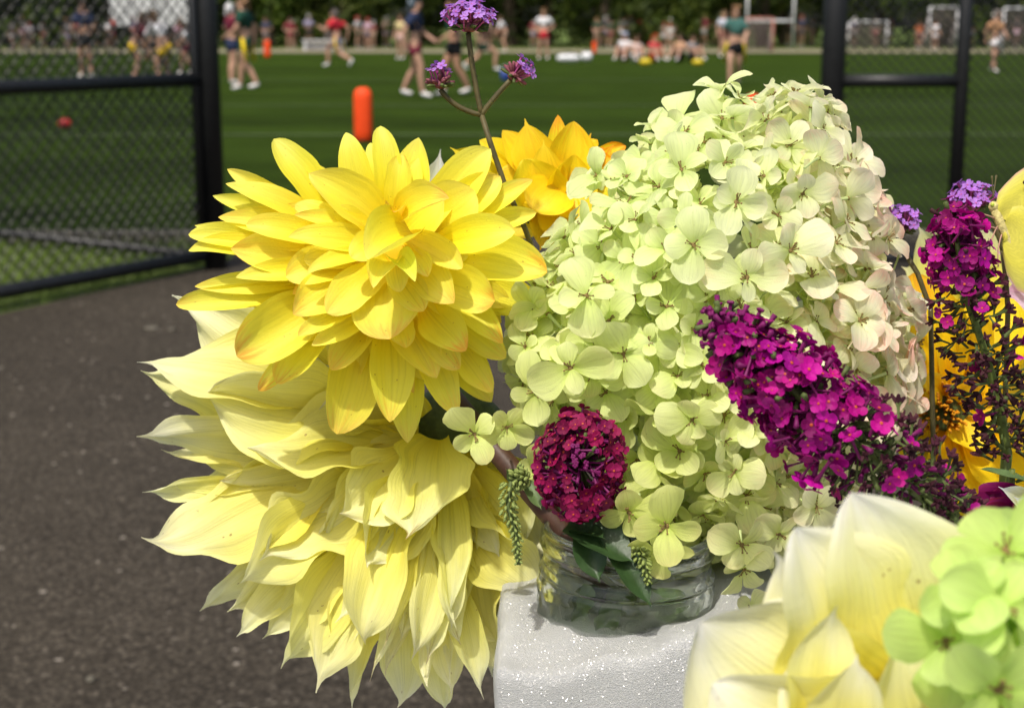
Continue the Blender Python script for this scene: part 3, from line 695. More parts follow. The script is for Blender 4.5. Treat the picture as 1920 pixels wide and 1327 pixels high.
def jar(c, R, H, label, tilt=None):
    c = Vector(c); e = empty('glass_jar', c); s = R/.0398
    out = [(.3*R, 0), (.85*R, 0), (.95*R, .002*s), (R, .006*s)]
    nb = 22; zq1 = H*.56
    for i in range(1, nb): out.append((R, .006*s+(zq1-.006*s)*i/nb))
    out += [(R, zq1), (.995*R, H*.58), (.965*R, H*.595), (.965*R, H*.61), (1.005*R, H*.63), (1.005*R, H*.65), (.965*R, H*.67), (.96*R, H*.74), (.96*R, H*.81), (.99*R, H*.825), (.995*R, H*.84), (.985*R, H*.855), (.955*R, H*.87), (.95*R, H*.92), (.95*R, H*.94), (.972*R, H*.955), (.976*R, H*.985), (.945*R, H), (.915*R, H), (.90*R, H*.985)]
    inn = [(.90*R, H*.9), (.90*R, H*.66), (.915*R, H*.58), (.915*R, H*.3), (.915*R, .010*s), (.86*R, .006*s), (.3*R, .0055*s)]
    ni = len(out)
    def q(a, z, j):
        if j < ni and j > 3 and z < zq1: return .0016*s*(abs(math.sin(a*8+z/H*9))*abs(math.sin(a*8-z/H*9))-.35)
        return 0
    V, F = lathe(out+inn, 96, c, q, tilt)
    n = 96; F.append(tuple(range(n-1, -1, -1))); F.append(tuple((len(out)+len(inn)-1)*n+i for i in range(n)))
    mesh_obj('glass_body', V, F, M['glass'], e)
    V, F = lathe([(.3*R, .0052*s), (.863*R, .0058*s), (.9185*R, .0098*s), (.9185*R, H*.3), (.9185*R, H*.46), (.3*R, H*.46)], 64, c, None, tilt)
    n = 64; F.append(tuple(range(n-1, -1, -1))); F.append(tuple(5*n+i for i in range(n)))
    mesh_obj('water', V, F, M['water'], e)
    tag(e, label, 'jar'); return e
JR = S(163, .705); JH = .058
JB = Vector((JC.x, JC.y, FZ-.016))
tl = Matrix.Rotation(rad(2.0), 3, 'Y')
jar(JB, JR, JH, 'small clear ribbed glass jar sunk into the white foam', tl)
J2 = Vector((.115, .36, TZ)); jar(J2, .042, .10, 'clear glass jar on the table under the blurred cream dahlia')
J3 = Vector((.225, .80, .0)); J3.z = TZ
J3.x, J3.y = .235, .735
jar(J3, .040, .12, 'clear glass jar behind the foam under the golden dahlia')

# ------------------------------------------------------------------ petals
def petal_verts(L, W, kind='round', a0=.4, a1=-.8, curl=0.0, cup=.2, twist=0.0, wave=0.0, pleat=0.0, crease=0.0, skew=0.0, ruffle=0.0, lob=0.0, nu=8, nv=14, rnd=random):
    ph1, ph2 = rnd.uniform(0, 6), rnd.uniform(0, 6)
    # centre line
    ys, zs = [0.0], [0.0]; K = 40
    for i in range(K):
        v = (i+.5)/K; th = a0 + a1*v + curl*max(0, (v-.72)/.28)**1.5
        ys.append(ys[-1]+math.cos(th)/K); zs.append(zs[-1]+math.sin(th)/K)
    ln = math.hypot(ys[-1], zs[-1]); an = math.atan2(zs[-1], ys[-1]); k = L/max(ln, .25)
    V = []; UV = []
    for i in range(nv+1):
        t = i/nv; v = 1-(1-t)**1.35
        q = v*K; i0 = min(int(q), K-1); fr = q-i0; y = ys[i0]*(1-fr)+ys[i0+1]*fr; z = zs[i0]*(1-fr)+zs[i0+1]*fr
        y, z = (y*math.cos(-an)-z*math.sin(-an))*k, (y*math.sin(-an)+z*math.cos(-an))*k
        if kind == 'round':
            hw = (.30+.70*math.sin(min(1, v/.58)*math.pi/2)) if v < .58 else max(0.0, 1-((v-.58)/.42)**2.5)**.62
        elif kind == 'oval':
            hw = (.34+.66*math.sin(min(1, v/.5)*math.pi/2)) if v < .5 else max(0, 1-((v-.5)/.5)**2.0)**.78
        elif kind == 'point':
            hw = (.36+.64*math.sin(min(1, v/.52)*math.pi/2)) if v < .52 else max(max(0, 1-((v-.52)/.42)**2.3)**.9, .16*(1-v)/.14 if v > .86 else 0)
        else:   # hydrangea sepal
            hw = (.10+.90*math.sin(min(1, v/.62)*math.pi/2)**1.15) if v < .62 else max(0, 1-((v-.62)/.38)**2.3)**.6
        hw = max(hw, .015)*W/2
        sway = .10*lob*W*math.sin(v*5+ph2)*v*v
        tw = twist*v*v; ct, st = math.cos(tw), math.sin(tw)
        for j in range(nu+1):
            u = -1+2*j/nu
            x = u*hw*(1+lob*(.16*math.sin(v*9+ph1+(2.4 if u > 0 else 0))+.07*math.sin(v*21+ph2+(1.3 if u > 0 else 0)))*abs(u)) + sway; zz = cup*hw*(u*u-.3) + crease*W*(abs(u)-.5)*(.3+.7*v) + pleat*W*math.cos(u*9+ph1)*(.25+.75*math.sin(math.pi*min(1, v*1.1)))*.5
            zz += wave*W*u*abs(u)*math.sin(v*7+ph1+(2 if u > 0 else 0)) + wave*.5*W*abs(u)**3*math.sin(v*14+ph2)
            wl = min(1.0, hw/(W*.22))
            zz = zz*wl + wl*ruffle*W*v**3*(math.sin(u*5.2+ph2)*.6+math.sin(u*9+v*12+ph1)*.4*abs(u))
            x, zz = x*ct-zz*st, x*st+zz*ct
            V.append(Vector((x+skew*L*v*v*.5*(1-v)*4*.3, y, z+zz))); UV.append((u*.5+.5, v))
    F = []
    for i in range(nv):
        for j in range(nu): F.append((i*(nu+1)+j, i*(nu+1)+j+1, (i+1)*(nu+1)+j+1, (i+1)*(nu+1)+j))
    return V, F, UV
def petal_at(parent, B, T, W, nh, mat, col=(1, 1, 1, 0), name='petal', roll=0.0, **kw):
    B = Vector(B); T = Vector(T); R = frame(T-B, nh)
    if roll: R = R @ Matrix.Rotation(roll, 3, 'Y')
    V, F, UV = petal_verts((T-B).length, W, **kw)
    o = mesh_obj(name, [B + R @ v for v in V], F, mat, parent, True, UV); o.color = col; return o

# ---- big yellow dahlia (coordinates measured on an enlarged crop: x/2.14+330, y/2.14+220)
rp = random.Random(11)
D0 = .700
ye = empty('dahlia', P(735, 560, D0+.03)); YC = (735, 500)
def ydepth(L): return D0 + .012 - .0098*L
YX = random.Random(77)
YP = [(395,85,560,380,130,0,0),(680,62,720,330,125,0,0),(825,35,850,360,105,0,0),(975,82,920,360,150,0,0),(1265,130,1000,420,175,1,0),(1300,235,1120,450,150,1,.5),(1430,250,1200,430,90,1,.7),
(500,170,640,330,90,0,0),(205,210,500,370,85,0,.2),(200,265,500,380,105,1,.2),(148,315,420,390,85,0,0),(170,400,540,430,115,1,.6),(50,470,350,520,95,1,0),(75,435,350,500,75,0,0),(50,535,400,590,105,1,0),
(280,430,580,440,105,2,.3),(530,230,880,410,200,2.6,.1),(475,390,870,440,80,3,.6),(450,480,850,500,115,3.2,.4),(220,530,560,570,180,2,.7),(75,680,430,680,95,1,.4),(240,640,600,660,95,2,.1),(0,750,420,750,95,.4,.5),
(245,960,540,760,220,2,1.0),(400,1065,620,850,155,1,.8),(330,1095,500,920,80,.2,1.6),(470,790,740,630,185,3,.6),(605,785,860,580,155,4,.5),(520,630,790,530,85,4,.4),(440,640,720,540,155,2.6,.4),
(855,890,850,620,275,4,.7),(990,780,860,600,135,5,.4),(1115,745,950,550,165,5,.8),(1278,740,1040,640,175,4,.9),(1360,460,1070,490,155,4,.2),(1490,620,1080,530,195,3,1.0),(1445,380,1260,410,85,1,.3),(1440,760,1230,660,155,0,.1),
(1312,905,1190,740,125,2,1.1),(1325,965,1130,830,115,1,.3),(1165,935,1010,770,165,3,1.2),(1135,1012,980,830,125,2.2,.6),(1045,1046,880,860,175,2,.3),(920,925,880,830,115,3,.4),(545,915,790,820,95,3,.4),(490,875,740,770,75,3,.5),(620,1012,800,850,125,2,.5),
(650,1272,700,930,205,1,.6),(860,1222,850,890,175,1.7,.6),(930,1305,950,970,145,0,.4),(1120,1200,1000,950,145,1,.4),(1270,1102,1100,920,115,1,.4),(1265,1142,1130,960,155,0,.3),
(1150,605,910,450,115,5,.3),(1195,290,1000,440,230,2.2,.1),(1075,310,900,460,230,3.6,.5),(700,560,850,470,120,5,.2),(1010,640,930,500,90,5.6,.5),(900,700,880,560,90,5.5,.2)]
for i in range(34):                           # the petals between those that were measured one by one
    a = 2*math.pi*(i*.618 % 1); L_ = YX.uniform(.2, 3.2); q = (1.0-.155*L_)*YX.uniform(.88, 1.0); ex, ey = math.cos(a), -math.sin(a)
    rx, ry = (700 if ex < 0 else 560)*q, (480 if ey < 0 else 640)*q
    YP.append((865+rx*ex, 560+ry*ey, 865+rx*ex*.45, 560+ry*ey*.45, YX.uniform(75, 130), L_-.35, YX.choice([0, .2, .5, .9])))
for i, (tx, ty, bx_, by_, wz, L, bl_) in enumerate(YP):
    X = lambda a: a/2.14+330
    Y = lambda a: a/2.14+220
    tx, ty, bx_, by_ = X(tx), Y(ty), X(bx_), Y(by_); wp = wz/2.14*1.06
    ext = .35 if L < 3 else .15
    bx_ += (YC[0]-bx_)*ext; by_ += (YC[1]-by_)*ext
    dt = ydepth(L); db = dt + (.004 if L < 1 else .010 if L < 2 else .014 if L < 4 else .016)
    up = -FW*1.0 + UP*.30 + RT*rp.uniform(-.18, .18)
    rv = (tx-YC[0])/300, (YC[1]-ty)/300
    up += (RT*rv[0] + UP*rv[1])*(-.10)
    k = rp.uniform(.94, 1.04); kg = rp.uniform(.96, 1.04)
    upper = ty < 450
    petal_at(ye, P(bx_, by_, db), P(tx, ty, dt), S(wp, dt), up, M['yellow'], (k, k*kg, k*.95, bl_), roll=rp.uniform(-.22, .22), kind=rp.choice(['round', 'round', 'oval']) if L > 0 else 'oval' if rp.random() < .5 else 'round',
             a0=rp.uniform(.25, .55), a1=rp.uniform(-1.1, -.5), curl=rp.uniform(-.5, .5), cup=rp.uniform(.15, .6), crease=rp.uniform(0, .05), pleat=rp.uniform(.005, .02), wave=rp.uniform(0, .07), twist=rp.uniform(-.35, .35), ruffle=rp.uniform(0, .03), lob=rp.uniform(0, .45), nu=10, nv=16, rnd=rp)
# curled hood petals round the heart
for (tx, ty, dt_, bx_, by_, db_, w_, cup_, col) in ((690, 487, .640, 775, 435, .662, 95, 1.1, (.95, .97, .9, .2)), (778, 528, .638, 740, 488, .668, 48, .9, (.86, .98, .8, .1)), (842, 372, .650, 742, 420, .672, 85, .7, (.95, .90, .9, 1.0)), (738, 398, .648, 745, 432, .675, 40, .9, (1, .8, .7, 1.2)), (700, 540, .640, 735, 490, .668, 60, .8, (1, 1, 1, .4))):
    petal_at(ye, P(bx_, by_, db_), P(tx, ty, dt_), S(w_, .66), -FW+UP*.5, M['yellow'], col, kind='oval', a0=.6, a1=-1.3, cup=cup_, wave=.06, twist=rp.uniform(-.5, .5), rnd=rp)
# rows behind, seen through the gaps and from the side
for row, (n, r0, dd) in enumerate(((26, 215, .022), (22, 185, .034))):
    for i in range(n):
        a = 2*math.pi*(i+.5*row)/n + rp.uniform(-.08, .08); rr = r0*rp.uniform(.85, 1.05)*(1.12 if abs(math.cos(a)) > .7 else .92)
        tx, ty = YC[0]-10+rr*math.cos(a)*1.12, YC[1]+15-rr*math.sin(a)
        petal_at(ye, P(YC[0]+40*math.cos(a), YC[1]-40*math.sin(a), D0+.008), P(tx, ty, D0+dd), S(rp.uniform(70, 90), D0), -FW+UP*.2+(RT*math.cos(a)+UP*math.sin(a))*.25, M['yellow'], (.97, .97, .92, .2), kind='oval', a0=.3, a1=-.8, cup=.3, rnd=rp)
f = MB(); f.ellipsoid(P(735, 505, D0+.004), (.022, .016, .022), 16, 10, jit=.06); f.build('heart', M['yellow'], ye)
f = MB(); f.ellipsoid(P(740, 520, D0+.046), (.016, .018, .016), 14, 8, jit=.04); f.build('calyx', M['calyx'], ye)
f = MB(); st = bez(P(745, 540, D0+.05), P(800, 690, .775), P(872, 775, .728), 6)[:-1] + bez(P(872, 775, .728), P(960, 880, .705), JB+Vector((-.006, -.004, .030)), 10)
f.tube(st, [.0052]*len(st), 10); f.build('stem', M['stem_red'], ye)
tag(ye, 'large bright yellow dahlia with orange tipped petals leaning left of the jar', 'dahlia')

# ---- big cream dahlia behind and below (crop coordinates: x/1.686+240, y/1.686+540)
ce = empty('dahlia', P(860, 850, .78)); rc = random.Random(5); CC = (850, 830)
CP = [(35,225,560,370,200,1,0),(137,28,560,280,210,0,0),(40,262,330,420,120,.3,0),(24,462,560,490,165,1.3,.2),(105,508,330,580,90,.2,0),(235,352,700,360,225,2.2,.2),(362,500,800,520,200,3.2,.3),(43,790,600,640,225,2,.2),(48,652,240,670,70,.6,0),(222,1018,460,810,115,.3,0),
(425,872,760,640,205,3,.1),(345,920,640,680,160,2.2,.1),(310,1020,600,860,135,1,0),(335,1088,600,980,100,.3,0),(498,1206,680,830,140,1.2,0),(590,1275,800,780,195,2,.1),(770,1132,880,690,150,3,.3),(770,892,890,560,180,4,.5),(690,735,900,500,185,4.4,.5),(905,790,950,470,205,5,1.1),
(1042,1082,960,680,90,4,.4),(1022,1010,1030,540,140,3,.6),(850,1112,910,720,145,3,.2),(1130,1297,980,950,80,2,.3),(1022,1292,900,960,115,1.4,.2),(862,1325,830,1000,145,1,.1),(705,1322,790,1000,110,.4,0),(1305,985,1090,840,150,2.4,.2),(1172,1235,1050,780,235,1,.1),(1290,880,1060,560,260,.8,.3),
(985,1330,960,1050,110,.4,0),(560,425,860,430,210,2.3,.7),(1052,1127,970,820,75,2.6,1.3),(600,800,880,600,150,2.8,.3),(930,1100,930,640,120,2,.2),(1130,1060,1040,620,180,1.6,.1),(150,620,500,600,130,.6,0),(420,1100,700,860,130,.5,0),(640,1160,800,800,140,1,0),(1235,1130,1040,740,190,.3,0),(300,420,640,420,150,1.5,.1),(215,700,560,600,160,1.2,0)]
for i in range(16):
    x_ = rc.uniform(640, 1120); CP.append((x_, rc.uniform(960, 1290)-abs(x_-880)*.25, 985+(x_-900)*.12, rc.uniform(560, 680), rc.uniform(62, 100), rc.uniform(1.8, 3.6), rc.choice([.1, .4, .9])))
NCP = len(CP)
for i in range(44):
    a = rad(128) + rad(186)*((i*.618) % 1); L_ = rc.uniform(.3, 3.4); q = (1.0-.13*L_)*rc.uniform(.86, 1.02); ex, ey = math.cos(a), -math.sin(a)
    r_ = (900 if ex < -.3 else 720 + 180*abs(ex))*q
    if ey < -.2: r_ *= .85
    if ex > .25: r_ = min(r_, 520)
    CP.append((1010+r_*ex*1.02, 480+r_*ey*.98, 1010+r_*ex*.42, 480+r_*ey*.42, rc.uniform(95, 175), L_-1.0, rc.choice([0, 0, .2, .6])))
for i, (tx, ty, bx_, by_, wz, L, bl_) in enumerate(CP):
    tx, ty, bx_, by_ = tx/1.686+240, ty/1.686+540, bx_/1.686+240, by_/1.686+540; wp = wz/1.686*(1.34 if i < NCP else 1.05)
    ext = .35; bx_ += (CC[0]-bx_)*ext; by_ += (CC[1]-by_)*ext
    dt = .775 - .0125*L; db = .772 - .006*L
    rv = Vector((tx-CC[0], CC[1]-ty)).normalized()
    up = -FW + UP*.25 + RT*rc.uniform(-.15, .15)
    k = rc.uniform(.95, 1.05); pale = rc.uniform(.9, 1.1)
    petal_at(ce, P(bx_, by_, db), P(tx, ty, dt), S(wp, dt), up, M['cream'], (k, k*rc.uniform(.98, 1.02), k*pale, bl_), roll=rc.uniform(-.35, .35), kind='point',
             a0=rc.uniform(.35, .65), a1=rc.uniform(-1.2, -.6), curl=rc.choice([rc.uniform(-1.0, .6), rc.uniform(.8, 2.4)]), cup=rc.uniform(.1, .8), pleat=rc.uniform(.02, .06), wave=rc.uniform(.05, .16), twist=rc.choice([-1, 1])*rc.uniform(.1, 1.1), ruffle=rc.uniform(.06, .22), lob=rc.uniform(.6, 1.7), nu=14, nv=26, rnd=rc)
for (tx, ty, w_) in ((826, 280, 90), (690, 306, 80), (760, 330, 90)):
    petal_at(ce, P(790, 560, .80), P(tx, ty, .80), S(w_, .8), -FW, M['cream'], (.92, .95, 1.25, .4), kind='point', a0=.2, a1=-.3, cup=.4, wave=.06, pleat=.03, nu=10, nv=18, rnd=rc)
for row, (n, r0, dd) in enumerate(((24, 420, .795), (20, 360, .81))):
    for i in range(n):
        a = rad(150) + rad(190)*(i+.5*row)/n + rc.uniform(-.05, .05); rr = r0*rc.uniform(.85, 1.08)
        if math.sin(a) > .3: rr *= .9
        tx, ty = CC[0]+rr*math.cos(a)*1.08, CC[1]-rr*math.sin(a)
        if tx > 905: tx = 905 + (tx-905)*.3
        petal_at(ce, P(CC[0]+60*math.cos(a), CC[1]-60*math.sin(a), .785), P(tx, ty, dd), S(rc.uniform(105, 140), .79), -FW+UP*.2, M['cream'], (.97, .98, 1.0, .1), kind='point', a0=.4, a1=-.9, cup=.4, wave=.08, pleat=.03, twist=rc.uniform(-.6, .6), nu=10, nv=16, rnd=rc)
f = MB(); f.ellipsoid(P(CC[0], CC[1], .795), (.03, .022, .03), 16, 10); f.build('calyx', M['calyx'], ce)
f = MB(); st = bez(P(CC[0], CC[1], .80), P(1000, 900, .80), P(1090, 1010, .735), 8)[:-1]+bez(P(1090, 1010, .735), P(1120, 1060, .72), JB+Vector((-.002, .012, .022)), 6); f.tube(st, .0048, 10); f.build('stem', M['stem_green'], ce)
tag(ce, 'huge pale cream dahlia with twisted pointed petals below the yellow one', 'dahlia')

# ---- golden dahlia behind
ge = empty('dahlia', P(1050, 400, .80)); rg = random.Random(2)
GP = [(988,222,1015,390,95,1,.2),(945,243,1005,375,85,.6,.4),(1020,262,1035,400,66,2,0),(1078,228,1060,395,105,1.4,.5),(1044,216,1052,370,50,.4,1.2),(1108,250,1075,380,85,1,.6),(1132,276,1085,345,42,.6,1.5),(1152,270,1088,340,42,.2,1.5),(1174,274,1090,345,50,.1,1.3),(1150,300,1080,360,80,.5,.8),(1120,262,1080,360,70,.8,.5),(842,280,960,345,72,.3,.2),(900,262,965,330,66,.4,.2),(978,300,1005,420,118,2.2,0),
(1000,396,1066,335,105,2.6,.3),(1060,445,1052,360,90,2,.2),(1012,470,1050,380,85,1.4,.3),(1095,455,1060,360,88,1.5,.2),(1105,402,1050,345,95,2.4,.2),(1160,340,1070,360,90,.8,.3),(930,330,1020,380,90,1,.1),(1050,300,1050,400,100,1.8,0),(965,360,1040,380,80,1.9,.1),(1130,430,1070,380,80,1,.1),(950,440,1040,390,90,.6,.2),(1075,290,1060,380,90,2.0,.2)]
for (tx, ty, bx_, by_, wp, L, bl_) in GP:
    dt = .80-.011*L; db = dt+.012; k = rg.uniform(.95, 1.05)
    petal_at(ge, P(bx_+(1045-bx_)*.3, by_+(385-by_)*.3, db), P(tx, ty, dt), S(wp*.96, dt), -FW+UP*.3+RT*rg.uniform(-.2, .2), M['gold'], (k, k*rg.uniform(.92, 1.06), k, bl_), roll=rg.uniform(-.25, .25), lob=rg.uniform(0, .6), ruffle=.02, twist=rg.uniform(-.3, .3), kind=rg.choice(['round', 'oval', 'point']), a0=rg.uniform(.3, .6), a1=-.9, cup=rg.uniform(.2, .6), wave=.03, pleat=.012, rnd=rg)
f = MB(); f.ellipsoid(P(1045, 385, .80), (.02, .016, .02), 14, 8); f.build('calyx', M['calyx'], ge)
f = MB(); st = bez(P(1045, 390, .80), P(1090, 760, .80), JB+Vector((.008, .014, .02)), 14); f.tube(st, .004, 8); f.build('stem', M['stem_green'], ge)
tag(ge, 'golden yellow dahlia with upright petals behind the verbena stem', 'dahlia')

# ---- golden dahlia at right, heart of brown stamens
re_ = empty('dahlia', P(1770, 770, .80)); rr_ = random.Random(9)
RP = [(1712,512,1760,735,85,1,.8),(1700,610,1750,750,90,.6,.3),(1755,540,1775,740,90,1.2,.3),(1800,560,1790,740,95,1,.1),(1850,600,1800,745,110,.8,.1),(1900,560,1810,745,120,.3,.1),(1740,690,1772,740,0,2,.1),(1930,680,1810,765,130,.8,.1),(1940,790,1815,780,140,.8,.1),(1930,900,1810,800,150,1,.1),(1855,955,1795,800,140,1.4,0),(1790,930,1780,805,120,1,.1),(1720,880,1765,800,110,.4,.1),(1690,780,1750,770,100,.2,.1),(1725,712,1772,748,50,2.2,.1),(1900,1000,1800,820,150,.1,.1),(1840,850,1795,785,80,2,0),(1820,720,1790,760,70,2,.1)]
for (tx, ty, bx_, by_, wp, L, bl_) in RP:
    if not wp: continue
    dt = .812-.011*L; db = dt+.012; k = rr_.uniform(.95, 1.05)
    petal_at(re_, P(bx_, by_, .805), P(tx, ty, dt), S(wp*1.15, dt), -FW+UP*.3+RT*rr_.uniform(-.2, .2), M['gold'], (k*1.02, k*.97, k, bl_), roll=rr_.uniform(-.2, .2), kind=rr_.choice(['round', 'oval']), a0=.4, a1=-.8, cup=rr_.uniform(.2, .6), wave=.03, pleat=.02, crease=.04, rnd=rr_)
for i in range(70):
    a = rr_.uniform(0, 6.28); q = math.sqrt(rr_.random()); x, y = 1764+40*q*math.cos(a), 768+42*q*math.sin(a)
    b = P(x, y, .80); t = P(x+12*q*math.cos(a)+rr_.uniform(-5, 5), y+12*q*math.sin(a)+rr_.uniform(-5, 5), .787-.004*(1-q)); f = MB(); f.tube([b, (b+t)/2+Vector((rr_.uniform(-.001, .001), 0, 0)), t], [.0007, .0008, .0006], 5)
    f.build('stamen', M['stamen_gold'], re_)
f = MB(); f.ellipsoid(P(1764, 770, .815), (.02, .014, .02), 14, 8); f.build('calyx', M['calyx'], re_)
f = MB(); st = bez(P(1770, 775, .815), P(1800, 1100, .82), J3+Vector((0, .01, .02)), 12); f.tube(st, .004, 8); f.build('stem', M['stem_green'], re_)
tag(re_, 'golden dahlia with shaggy brown heart beside the hydrangea', 'dahlia')

# ---- foreground cream dahlia, blurred
fe_ = empty('dahlia', P(1600, 1420, .42)); rf = random.Random(4); FD = .405
FP = [(1600,922,1745,1340,255,2,.2),(1498,985,1640,1320,235,2.2,.0),(1440,1040,1650,1330,190,1,0),(1303,1178,1620,1430,330,2,0),(1572,1135,1500,1430,120,3.4,0),(1602,1225,1570,1450,120,3.8,0),(1690,1185,1740,1480,170,3.4,.2),(1330,1290,1640,1480,240,2.8,0),(1800,1065,1720,1340,190,.3,0),(1780,1150,1730,1400,200,1,0),(1420,1140,1640,1400,220,1.4,0),(1760,1260,1720,1500,200,2.6,.3),(1300,1400,1600,1500,260,1.5,0),(1480,1250,1600,1500,200,3,0),(1650,1050,1700,1360,180,1.6,0)]
for (tx, ty, bx_, by_, wp, L, bl_) in FP:
    dt = FD+.028-.010*L; k = rf.uniform(.96, 1.04)
    shade = 1.0
    petal_at(fe_, P(bx_, by_, dt+.010), P(tx, ty, dt), S(wp*1.25, dt), -FW+UP*.3+RT*rf.uniform(-.2, .2), M['cream'], (k, k, k*1.25, bl_), roll=rf.uniform(-.25, .25), kind='point' if wp in (120, 190) else 'oval', a0=.5, a1=-.9, curl=rf.uniform(-.3, 1.2), cup=rf.uniform(.2, .7), pleat=.025, wave=.07, twist=rf.uniform(-.4, .4), lob=rf.uniform(.2, .8), ruffle=.04, nu=12, nv=20, rnd=rf)
f = MB(); f.ellipsoid(P(1680, 1440, FD+.04), (.018, .016, .018), 14, 8); f.build('calyx', M['calyx'], fe_)
f = MB(); st = bez(P(1680, 1440, FD+.04), P(1690, 1700, FD+.02), J2+Vector((-.005, 0, .02)), 12); f.tube(st, .004, 8); f.build('stem', M['stem_green'], fe_)
tag(fe_, 'pale cream dahlia with broad petals before the foam block', 'dahlia')

# ---- small hints at the right edge: pink, cream, white and purple dahlias
def mini(name_label, petals, d, mat, seed, calyx, root, cat='dahlia', col=(1, 1, 1), kind='point', wave=.05):
    r = random.Random(seed); e = empty('dahlia', P(*calyx, d+.02))
    for (tx, ty, bx_, by_, wp, L) in petals:
        dt = d-.01*L; k = r.uniform(.95, 1.05)
        petal_at(e, P(bx_, by_, d+.008), P(tx, ty, dt), S(wp*1.15, dt), -FW+UP*.3+RT*r.uniform(-.2, .2), mat, (col[0]*k, col[1]*k, col[2]*k, r.uniform(0, .8)), roll=r.uniform(-.3, .3), kind=kind, a0=.4, a1=-.8, cup=.5, wave=wave, pleat=.03, rnd=r)
    f = MB(); f.ellipsoid(P(*calyx, d+.012), (.012, .010, .012), 12, 8); f.build('calyx', M['calyx'], e)
    f = MB(); st = bez(P(*calyx, d+.015), P(calyx[0]+10, 1050, d+.03), Vector(root), 12); f.tube(st, .0032, 8); f.build('stem', M['stem_green'], e)
    return tag(e, name_label, cat)
mini('pink and white dahlia under the butterfly', [(1868,470,1950,560,80,1),(1895,450,1960,560,80,.5),(1880,545,1960,570,70,1.5),(1925,440,1970,560,80,.4),(2010,470,1970,560,90,.6),(2030,560,1970,570,90,1),(1990,640,1960,580,80,1.2),(1915,610,1960,580,70,1)], .84, M['pink'], 3, (1965, 570), J3+Vector((.012, .012, .02)))
mini('pale yellow dahlia petals behind the purple spike', [(1722,425,1800,560,95,.5),(1690,500,1790,570,80,.3),(1760,440,1810,560,80,.8),(1850,420,1820,560,90,.2),(1890,500,1830,570,90,.3),(1720,540,1790,580,70,1)], .86, M['cream'], 4, (1810, 570), J3+Vector((-.012, .01, .02)), col=(1, 1, .9))
mini('dark purple dahlia at the foot of the golden one', [(1812,940,1890,985,70,1),(1835,922,1895,985,70,1.4),(1870,915,1900,985,70,1),(1905,918,1905,985,70,1.4),(1940,925,1910,985,70,1),(1850,950,1900,990,60,2),(1920,950,1905,990,60,2),(1970,960,1910,990,70,1),(1830,1010,1895,1000,70,1),(1960,1020,1910,1000,70,1)], .70, M['purple'], 6, (1900, 995), J3+Vector((.008, -.012, .02)), kind='round', wave=.15)
mini('white dahlia petals over the dark purple dahlia', [(1872,912,1935,985,48,2),(1900,930,1950,990,50,1.5),(1960,915,1950,990,60,1),(1920,1000,1950,995,50,1)], .67, M['cream'], 8, (1950, 995), J3+Vector((.010, -.016, .02)), col=(.95, 1.0, 1.5))

# ------------------------------------------------------------------ hydrangeas
rh = random.Random(17)
SEP = []
for i in range(14):
    V, F, UV = petal_verts(1.0, rh.uniform(.64, .94), 'sepal', lob=rh.uniform(0, .5), a0=rh.uniform(.0, .5), a1=rh.uniform(-1.0, .1), cup=rh.uniform(-.2, .45), wave=rh.uniform(.01, .08), pleat=rh.uniform(.0, .015), nu=6, nv=9, rnd=rh)
    me = bpy.data.meshes.new('petal'); me.from_pydata([tuple(v) for v in V], [], F); me.materials.append(M['hyd'])
    ul = me.uv_layers.new(name='UVMap')
    for lp_ in me.loops: ul.data[lp_.index].uv = UV[lp_.vertex_index]
    me.polygons.foreach_set('use_smooth', [True]*len(me.polygons)); me.update(); SEP.append((me, V, F, UV))
FCM = []
for i in range(3):
    f = MB(); f.tube([(0, 0, -1.35), (.06*(i-1), .05, -.6), (0, 0, 0)], [.045, .04, .055], 6, 0)
    f.ellipsoid((0, 0, .03), (.075, .075, .06), 7, 4, 1)
    for q in range(5+i):
        a = rh.uniform(0, 6.28); l = rh.uniform(.10, .22); f.tube([(0, 0, .05), (math.cos(a)*l, math.sin(a)*l, .05+l*.7)], [.018, .012], 4, 1); f.ellipsoid((math.cos(a)*l, math.sin(a)*l, .05+l*.7), (.03, .03, .03), 5, 3, 1)
    me = bpy.data.meshes.new('floret'); me.from_pydata(f.V, [], f.F); me.materials.append(M['pale_stem']); me.materials.append(M['stamen']); me.polygons.foreach_set('material_index', f.M); FCM.append(me)
def floret(parent, pos, nrm, size, col, spin=None, tiltv=None):
    R = frame(Vector(nrm).orthogonal(), nrm) @ Matrix.Rotation(rh.uniform(0, 6.28) if spin is None else spin, 3, 'Z')
    o = bpy.data.objects.new('floret', rh.choice(FCM)); COL.objects.link(o); o.parent = parent
    M4 = (Matrix.Translation(Vector(pos)-OFF[parent.name]) @ R.to_4x4() @ Matrix.Scale(size, 4)); o.matrix_basis = M4
    big = rh.randrange(2); n = 4 if rh.random() > .06 else 5
    for q in range(n):
        me = rh.choice(SEP)[0]; p = bpy.data.objects.new('petal', me); COL.objects.link(p); p.parent = o
        s = (1.06 if q % 2 == big else .76)*rh.uniform(.80, 1.15)
        el = rh.uniform(-.15, .6)
        p.matrix_basis = Matrix.Rotation(2*math.pi*q/n+rh.uniform(-.18, .18), 4, 'Z') @ Matrix.Translation((0, .02, .015*q)) @ Matrix.Rotation(el, 4, 'X') @ Matrix.Rotation(rh.uniform(-.45, .45), 4, 'Y') @ Matrix.Scale(s, 4)
        k = rh.uniform(.93, 1.05); p.color = (col[0]*k, col[1]*k, col[2]*k, max(0, col[3]+rh.uniform(-.2, .25)))
